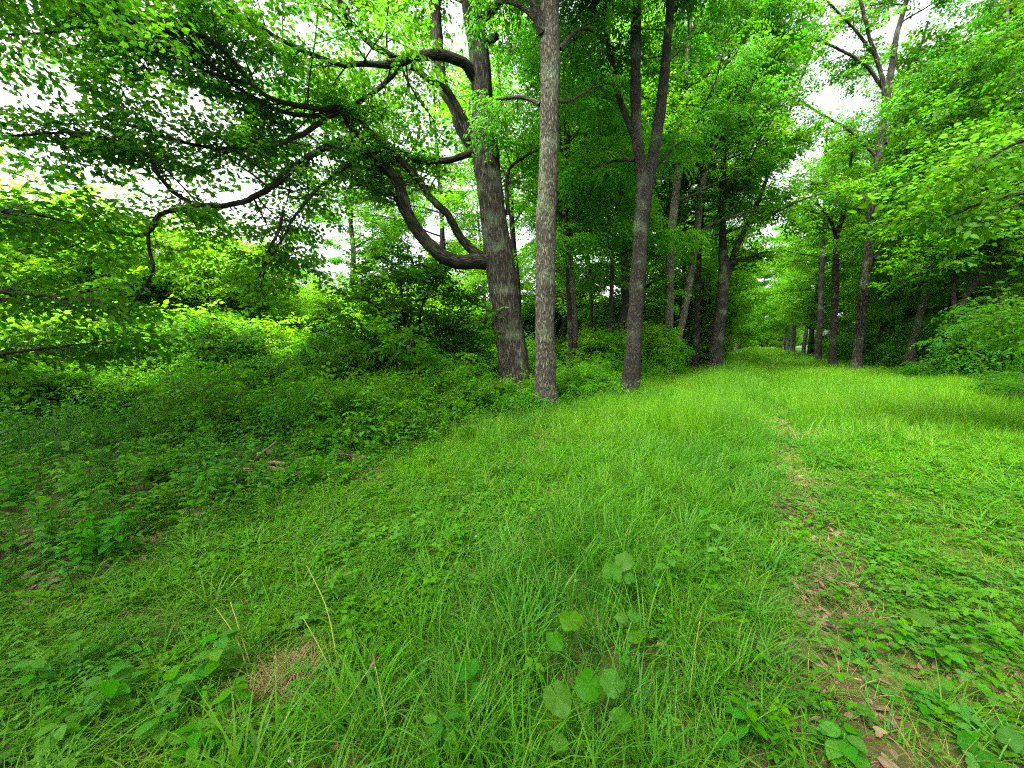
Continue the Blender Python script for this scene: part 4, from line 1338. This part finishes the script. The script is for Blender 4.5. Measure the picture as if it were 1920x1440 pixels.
# undergrowth left
x, y, u = rand_pts(17000, 2.4, 17, -60, -3.4)
k = rng.random(len(x)) < np.clip((-u - 4.4 + 0.8 * (vnoise(x, y, 1.1, 7) - 0.5)) / 1.1, 0, 1)
k &= rng.random(len(x)) < np.clip(1.25 - y / 22, 0.3, 1)
x, y, u = x[k], y[k], u[k]
put_scatter('undergrowth', G_WEED, x, y, M_WEED, 7, 0.55, 1.15, tintscale=1.5, lean=0.15, zs=0.55 + 1.3 * vnoise(x, y, 0.9, 11) ** 1.3, color=(1.0, 1.02, 0.85))
# undergrowth right edge
x, y, u = rand_pts(14000, 3.5, 30, 3.5, 12, 1.6)
k = rng.random(len(x)) < np.clip((u - np.minimum(6.6, 3.5 + 0.25 * y)) / 1.0, 0, 1)
put_scatter('undergrowth', G_WEED, x[k], y[k], M_WEED, 5, 0.7, 1.3, tintscale=1.5, lean=0.15)
# scattered small weeds in the grass
x, y, u = rand_pts(4200, 1.0, 9, -6, 7)
k = (vnoise(x, y, 0.8, 13) > np.where(u < -1.6, 0.3, 0.5)) & (rng.random(len(x)) > 1.3 * track(u, x, y)) & ((u < 0.3) | (rng.random(len(x)) < 0.5))
put_scatter('small_weeds', G_WEED, x[k], y[k], M_WEED, 7, 0.25, 0.55, tint0=0.7, lean=0.2)
x, y, u = rand_pts(5000, 5, 30, -5, 7)
k = (vnoise(x, y, 1.6, 31) > 0.55) & (rng.random(len(x)) > track(u, x, y))
put_scatter('small_weeds', G_WEED, x[k], y[k], M_WEED, 7, 0.5, 0.95, tint0=0.4, lean=0.2, color=(0.9, 0.95, 0.9))
x, y, u = rand_pts(9000, 5, 40, -4.5, 6.5)
k = vnoise(x, y, 2.3, 37) > 0.62
put_scatter('dry_grass', G_DRY, x[k], y[k], M_DRY, 3, 1.0, 1.9)
# plants crowding the feet of the three big trunks
px_, py_ = [], []
for (bx, by, rr_) in ((0.07, 12.0, 1.2), (0.82, 9.75, 0.75), (3.45, 11.7, 0.85)):
    a_ = rng.random(70) * 6.28
    q_ = 0.28 + rr_ * rng.random(70)
    px_.append(bx + q_ * np.cos(a_)); py_.append(by + q_ * np.sin(a_))
px_, py_ = np.concatenate(px_), np.concatenate(py_)
put_scatter('undergrowth', G_WEED, px_, py_, M_WEED, 7, 0.6, 1.2, lean=0.2)
# clover and low rosettes, thick on the right of the track and bottom left
x, y, u = rand_pts(13000, 0.9, 7.5, -6.2, 7)
k = rng.random(len(x)) < np.where(u > 0.8, 0.85, np.where(u < -1.8, 0.75, 0.15)) * np.clip(vnoise(x, y, 0.5, 15) * 1.6, 0, 1) * (1 - 0.85 * track(u, x, y))
k |= (rng.random(len(x)) < 0.25 * track(u, x, y))
x, y = x[k], y[k]
put_scatter('clover', G_CLOVER, x, y, M_WEED, 5, 0.75, 1.3, tint0=0.65, tintscale=0.8, dz=0.005)
# dead leaves on the bare ground
x, y, u = rand_pts(14000, 0.9, 9, -7.5, 7)
k = rng.random(len(x)) < np.clip(track(u, x, y) * 0.8, 0.08, 1) + np.where(u < -4.2, 0.35, 0)
x, y = x[k], y[k]
put_scatter('leaf_litter', G_LITTER, x, y, M_LITTER, 4, 0.35, 0.75, dz=0.004, lean=0.15)
# dry grass
x, y, u = rand_pts(9000, 0.9, 6, -5, 4)
k = rng.random(len(x)) < np.clip(track(u, x, y) - 0.3, 0, 1) * 0.35 + 0.02
q = PZ(540, 1270)
xx = np.concatenate([x[k], rng.normal(q[0], 0.11, 45)]); yy = np.concatenate([y[k], rng.normal(q[1], 0.08, 45)])
put_scatter('dry_grass', G_DRY, xx, yy, M_DRY, 3, 0.5, 1.0)

# ---- foreground plants one can tell apart --------------------------------------


def round_leaf_mesh(seed):
    """round, shallowly toothed leaf with a notch at the stalk and dished veins; radius about 1, stalk at the origin"""
    r = np.random.default_rng(seed)
    mb = MB()
    k = 26
    th = np.linspace(0.07, 2 * np.pi - 0.07, k)
    rim = (1 + 0.05 * np.cos(th * 11 + seed) + 0.06 * np.cos(th * 4 + seed * 2) + r.normal(0, 0.03, k)) * (1 - 0.30 * np.exp(-(np.minimum(th, 2 * np.pi - th) / 0.35) ** 2)) * (1 + 0.1 * np.cos(th * 2))
    rings = []
    for f in (0.0, 0.35, 0.7, 1.0):
        z = 0.10 * f - 0.16 * f * f + 0.06 * f * np.cos(th * 7 + seed) + 0.12 * f * f * np.sin(th * 3 + seed)
        rings.append(np.column_stack([-np.cos(th) * rim * f, np.sin(th) * rim * f, z]))
    V = np.vstack(rings)
    q = []
    for a in range(3):
        for j in range(k - 1):
            q.append([a * k + j, a * k + j + 1, (a + 1) * k + j + 1, (a + 1) * k + j])
    lv = 0.5 + 0.12 * np.cos(np.tile(th, 4) * 7 + seed)
    mb.add(V, [np.array(q)], lv=lv)
    return mb.mesh('leaf', M_ROUND)


ROUND = [round_leaf_mesh(i) for i in range(4)]


def stalk_mesh(a, b, r0, r1, mat, sag=0.0, name='stalk'):
    a, b = np.asarray(a, float), np.asarray(b, float)
    t = np.linspace(0, 1, 7)[:, None]
    pts = a * (1 - t) + b * t + np.array([0, 0, 1.0]) * sag * (t * (1 - t))
    mb = MB()
    tube(mb, pts, np.linspace(r0, r1, 7), 6)
    return mb.mesh(name, mat)


def round_plant(label, leaves, z0):
    """leaves: (px, py, radius in photograph pixels)"""
    pos = [PZ(px, py, z0 * f) for (px, py, rad, f) in leaves]
    c = np.mean(pos, axis=0)
    c[2] = float(ground_h(c[0], c[1]))
    t = thing('round_leaved_plant', label, 'plant', tuple(c))
    for i, ((px, py, rad, f), p) in enumerate(zip(leaves, pos)):
        f = min(1.0, f + 0.15)
        dist = np.linalg.norm(p - np.array([0, 0, CAMH]))
        dep = p[1] * cp - (p[2] - CAMH) * sp
        R_ = rad / FOC * dep * 0.92
        loc = p - c
        o = obj('leaf', ROUND[i % 4], t, loc)
        o.color = (0.8, 0.85, 0.8, 1)
        tocam = np.array([0, 0, CAMH]) - p
        nrm = unit(unit(tocam) * 0.55 + np.array([0, 0, 0.8]) + rng.normal(0, 0.12, 3))
        o.rotation_euler = Vector(nrm).to_track_quat('Z', 'X').to_euler()
        o.rotation_euler.rotate_axis('Z', rng.uniform(0, 6.28))
        o.scale = (R_, R_, R_)
        obj('stalk', stalk_mesh((loc[0] * 0.25, loc[1] * 0.25, -0.02), loc, 0.004, 0.003, M_STEM, 0.04), t)
    return t


round_plant('single round toothed leaf with a small notched one below it, bottom centre', [(873, 1253, 25, 1.0), (898, 1295, 19, 0.85), (862, 1335, 20, 0.7)], 0.25)
round_plant('largest clump of round leaves at the bottom, right of centre', [(1045, 1308, 31, 1.0), (1105, 1282, 30, 1.0), (1148, 1281, 25, 1.05), (1162, 1350, 23, 0.8), (1048, 1392, 18, 0.8)], 0.27)
round_plant('clump of pale round leaves with one drooping leaf, above the largest clump', [(1070, 1163, 24, 1.0), (1040, 1200, 19, 0.8), (1166, 1158, 12, 0.9), (1188, 1154, 13, 1.0), (1190, 1192, 17, 0.7), (1172, 1236, 10, 0.7)], 0.29)
round_plant('uppermost pair of overlapping round leaves in the middle of the grass', [(1170, 1052, 20, 1.0), (1148, 1072, 22, 0.9), (1180, 1085, 12, 0.8)], 0.31)
round_plant('small round leaves beside the worn track, lower right', [(1726, 1158, 19, 1.0), (1560, 1200, 10, 0.8), (1620, 1330, 12, 0.8)], 0.07)
round_plant('large blurred-looking broad leaves cut by the lower right corner', [(1860, 1430, 22, 1.0), (1895, 1385, 20, 1.0), (1815, 1395, 17, 0.8)], 0.12)

# single leaves of the three-parted and paired weeds
LEAF = []
for i in range(3):
    mb = MB()
    add_leaf(mb, (0, 0, 0), (1, 0, 0.0), (0, 0, 1.0), 1.0, np.array([(0, 0), (0.16, 0.10), (0.29, 0.30), (0.30, 0.50), (0.20, 0.75), (0.08, 0.92), (0, 1.0)]), 0.35 + 0.25 * i, 0.18, 0.25, 1.1)
    LEAF.append(mb.mesh('leaf', M_WEED))


def leafy_weed(label, px, py, h, size, seed, group=None, name='leafy_weed', tiers=4, lean=(0, 0), color=(1.15, 1.15, 1)):
    r = np.random.default_rng(seed)
    b = PZ(px, py)
    b[2] = float(ground_h(b[0], b[1]))
    t = thing(name, label, 'weed', tuple(b), r.random() * 6.28, group)
    top = np.array([lean[0] * h + r.normal(0, 0.08) * h, lean[1] * h + r.normal(0, 0.08) * h, h])
    obj('stem', stalk_mesh((0, 0, -0.02), top * 0.93, 0.004, 0.002, M_STEM, 0, 'stem'), t)
    for k in range(tiers):
        f = 0.35 + 0.65 * (k + 0.6) / tiers
        last = k == tiers - 1
        for q in range(3 if last else 2):
            a = k * 1.5 + q * (2.1 if last else 3.14) + r.normal(0, 0.25)
            o = obj('leaf', LEAF[int(r.integers(0, 3))], t, tuple(top * f + 0.012 * np.array([math.cos(a), math.sin(a), 0])))
            o.rotation_euler = (r.normal(0, 0.2), -r.uniform(-0.1, 0.35), a)
            sz = size * r.uniform(0.8, 1.2) * (1.1 - 0.25 * f)
            o.scale = (sz, sz, sz)
            o.color = (*[c * 1.0 for c in color], 1)
    return t


for i, (px, py, h, sz, lab) in enumerate((
        (410, 1275, 0.20, 0.085, 'weed with one big pointed leaf left of the yellow broken stalks'),
        (205, 1330, 0.16, 0.075, 'broad-leaved weed near the bottom left, above the leafy vine'),
        (330, 1325, 0.14, 0.06, 'bright weed in the middle of the bottom left leaf patch'),
        (290, 1390, 0.12, 0.055, 'low weed at the bottom edge, left part'),
        (440, 1345, 0.13, 0.055, 'low three-leaved weed just below the dry grass patch at left'),
        (150, 1260, 0.16, 0.055, 'pale weed of small leaves in the lower left grass'),
        (75, 1290, 0.15, 0.055, 'pale weed of small leaves near the left edge, low down'),
        (120, 1405, 0.12, 0.06, 'weed cut off near the bottom left corner'),
        (360, 1430, 0.12, 0.06, 'weed at the bottom edge left of the seed stalk'),
        (1330, 1040, 0.30, 0.07, 'upright pinnate weed standing in the grass right of the top round leaves'),
        (1250, 1130, 0.28, 0.06, 'bright leafy weed right of the drooping round leaf'),
        (1345, 1090, 0.22, 0.06, 'low bright weed at the right side of the tall central grass'),
        (830, 1440, 0.2, 0.06, 'leafy weed at the bottom edge left of centre'),
        (1400, 1380, 0.14, 0.06, 'weed between the long grass and the worn track, bottom right'),
        (1760, 1250, 0.10, 0.06, 'small dense weed right of the worn track'),
        (1690, 1210, 0.10, 0.055, 'small bright weed in the green strip between the bare patches'),
        (1580, 1420, 0.10, 0.07, 'weed with yellowish leaves at the bottom edge on the track'))):
    leafy_weed(lab, px, py, h * 1.35, sz * 1.3, 500 + i, tiers=5)
# the leafy weeds that front the undergrowth, larger leaves one can pick out
k = 0
for i in range(60):
    px = random.uniform(0, 900)
    edge = 985 - 0.16 * px + random.uniform(-75, 18)
    if edge < 830:
        continue
    leafy_weed('one of the leafy weeds fronting the shaded undergrowth at left', px, edge, random.uniform(0.25, 0.42), random.uniform(0.10, 0.15), 600 + i, 'leafy weeds fronting the undergrowth', 'leafy_weed', 4, color=(1.0, 1.05, 1))

# broken yellow stalks
for (lab, pts) in (
        ('leftmost broken yellow stalk with a reddish foot, leaning left over the dry patch', ((468, 1272, 0.0), (445, 1200, 0.16), (405, 1140, 0.30))),
        ('second broken yellow stalk, crossing beside the leftmost one', ((474, 1262, 0.0), (452, 1190, 0.17), (432, 1128, 0.31))),
        ('short broken stalk in front of the tallest yellow stalk', ((622, 1260, 0.0), (595, 1205, 0.13), (568, 1158, 0.24))),
        ('tallest yellow stalk standing right of the dry patch', ((634, 1246, 0.0), (612, 1140, 0.24), (575, 1060, 0.42)))):
    q = np.array([PZ(a, b, c) for a, b, c in pts])
    mb = MB()
    p_, r_ = resample(q, [0.0038, 0.003, 0.0018], 0.03)
    base = q[0].copy()
    tube(mb, p_ - base, r_, 6)
    o = tag(obj('broken_stalk', mb.mesh('broken_stalk', M_STALK), None, tuple(base)), lab, 'stalk')
# seed stalks of the tall grass
for i, (lab, pts) in enumerate((
        ('long pale seed stalk leaning left at the bottom, below the dry patch', ((742, 1432, 0.0), (722, 1340, 0.2), (704, 1250, 0.36))),
        ('fine seed stalk crossing low towards the bottom edge', ((585, 1415, 0.0), (640, 1330, 0.14), (692, 1255, 0.28))),
        ('upright seed stalk with a pale tuft right of the top round leaves', ((1190, 1075, 0.0), (1194, 1040, 0.2), (1197, 1012, 0.36))),
        ('brown-headed plantain stalk among the largest round leaves', ((1098, 1330, 0.1), (1085, 1300, 0.2), (1076, 1282, 0.27))),
        ('thin yellow stalk standing in the mid grass above centre', ((1028, 1070, 0.0), (1018, 1020, 0.25), (1008, 975, 0.46))),
        ('second thin yellow stalk bending right in the mid grass', ((1090, 1110, 0.0), (1060, 1070, 0.2), (1035, 1040, 0.34))),
        ('slender seed stalk in the long grass right of the largest round leaves', ((1290, 1330, 0.0), (1300, 1240, 0.25), (1312, 1165, 0.45))))):
    q = np.array([PZ(a, b, c) for a, b, c in pts])
    base = q[0].copy()
    t = thing('seed_stalk', lab, 'grass stalk', tuple(base))
    p_, r_ = resample(q - base, [0.0025, 0.002, 0.0014], 0.03)
    mb = MB(); tube(mb, p_, r_, 5)
    obj('stem', mb.mesh('stem', M_STALK), t)
    d = unit(p_[-1] - p_[-2])
    mb = MB()
    hp = np.array([p_[-1] + d * 0.05 * f for f in np.linspace(0, 1, 7)])
    tube(mb, hp, np.array([0.001, 0.004, 0.0055, 0.005, 0.0045, 0.003, 0.0008]), 7, 0.25, i)
    obj('seed_head', mb.mesh('seed_head', M_DRY), t)
# white clover flowers
cf = MB()
for k in range(60):
    v = unit(rng.normal(0, 1, 3))
    if v[2] < -0.5:
        continue
    add_leaf(cf, v * 0.004, v, np.array([0.3, 0.2, 1]), 0.008, RHOMB, rng.random(), 0.1, 0.1)
M_WHITE = leaf_mat('clover_petal', (0.45, 0.48, 0.36), (0.75, 0.75, 0.66), (0.4, 0.42, 0.3), 0.3)
cfm = cf.mesh('flower_head', M_WHITE)
for (px, py, lab) in ((545, 1425, 'white clover flower at the bottom edge left of centre'), (1030, 978, 'white clover flower in the mid grass near the thin yellow stalk'), (893, 1006, 'white clover flower in the mid grass left of centre'), (1080, 1090, 'white clover flower left of the uppermost round leaves')):
    b = PZ(px, py, 0.12); b[2] = 0
    t = thing('clover_flower', lab, 'flower', tuple(b))
    obj('stem', stalk_mesh((0, 0, 0), (0, 0, 0.12), 0.0015, 0.0012, M_STEM, 0, 'stem'), t)
    obj('flower_head', cfm, t, (0, 0, 0.122), None, 0.85)

# fallen wood along the edge of the undergrowth
for (lab, pts, rr, nm, cat) in (
        ('pale fallen branch lying across the edge of the undergrowth, left of centre', ((440, 880, 0.05), (500, 868, 0.07), (560, 872, 0.06)), (0.03, 0.028, 0.016), 'fallen_branch', 'branch'),
        ('broken dark branch lying under the pale fallen branch', ((395, 905, 0.04), (450, 884, 0.06), (520, 880, 0.05), (550, 886, 0.03)), (0.025, 0.03, 0.026, 0.018), 'fallen_branch', 'branch'),
        ('thin fallen branch slanting up out of the leaves at left', ((455, 884, 0.04), (490, 850, 0.16), (520, 828, 0.3)), (0.022, 0.017, 0.010), 'fallen_branch', 'branch'),
        ('rotten pale log half sunk in the leaves before the massive trunk', ((625, 852, 0.05), (650, 855, 0.07), (690, 860, 0.05)), (0.06, 0.07, 0.05), 'fallen_log', 'log'),
        ('thin stick on the bare soil of the worn track', ((1555, 1085, 0.012), (1580, 1092, 0.016), (1610, 1098, 0.012)), (0.005, 0.005, 0.003), 'stick', 'stick'),
        ('curved dry stick on the worn track nearer the camera', ((1540, 1240, 0.012), (1570, 1262, 0.02), (1630, 1280, 0.012)), (0.005, 0.005, 0.003), 'stick', 'stick')):
    q = np.array([PZ(a, b, c) for a, b, c in pts])
    base = q.mean(0)
    p_, r_ = resample(q - base, rr, 0.05)
    p_ = p_ + rng.normal(0, 0.006, p_.shape) * (np.max(rr) / 0.03)
    mb = MB(); tube(mb, p_, r_, 10, 0.08, 5)
    tag(obj(nm, mb.mesh(nm, M_DEAD), None, tuple(base)), lab, cat)
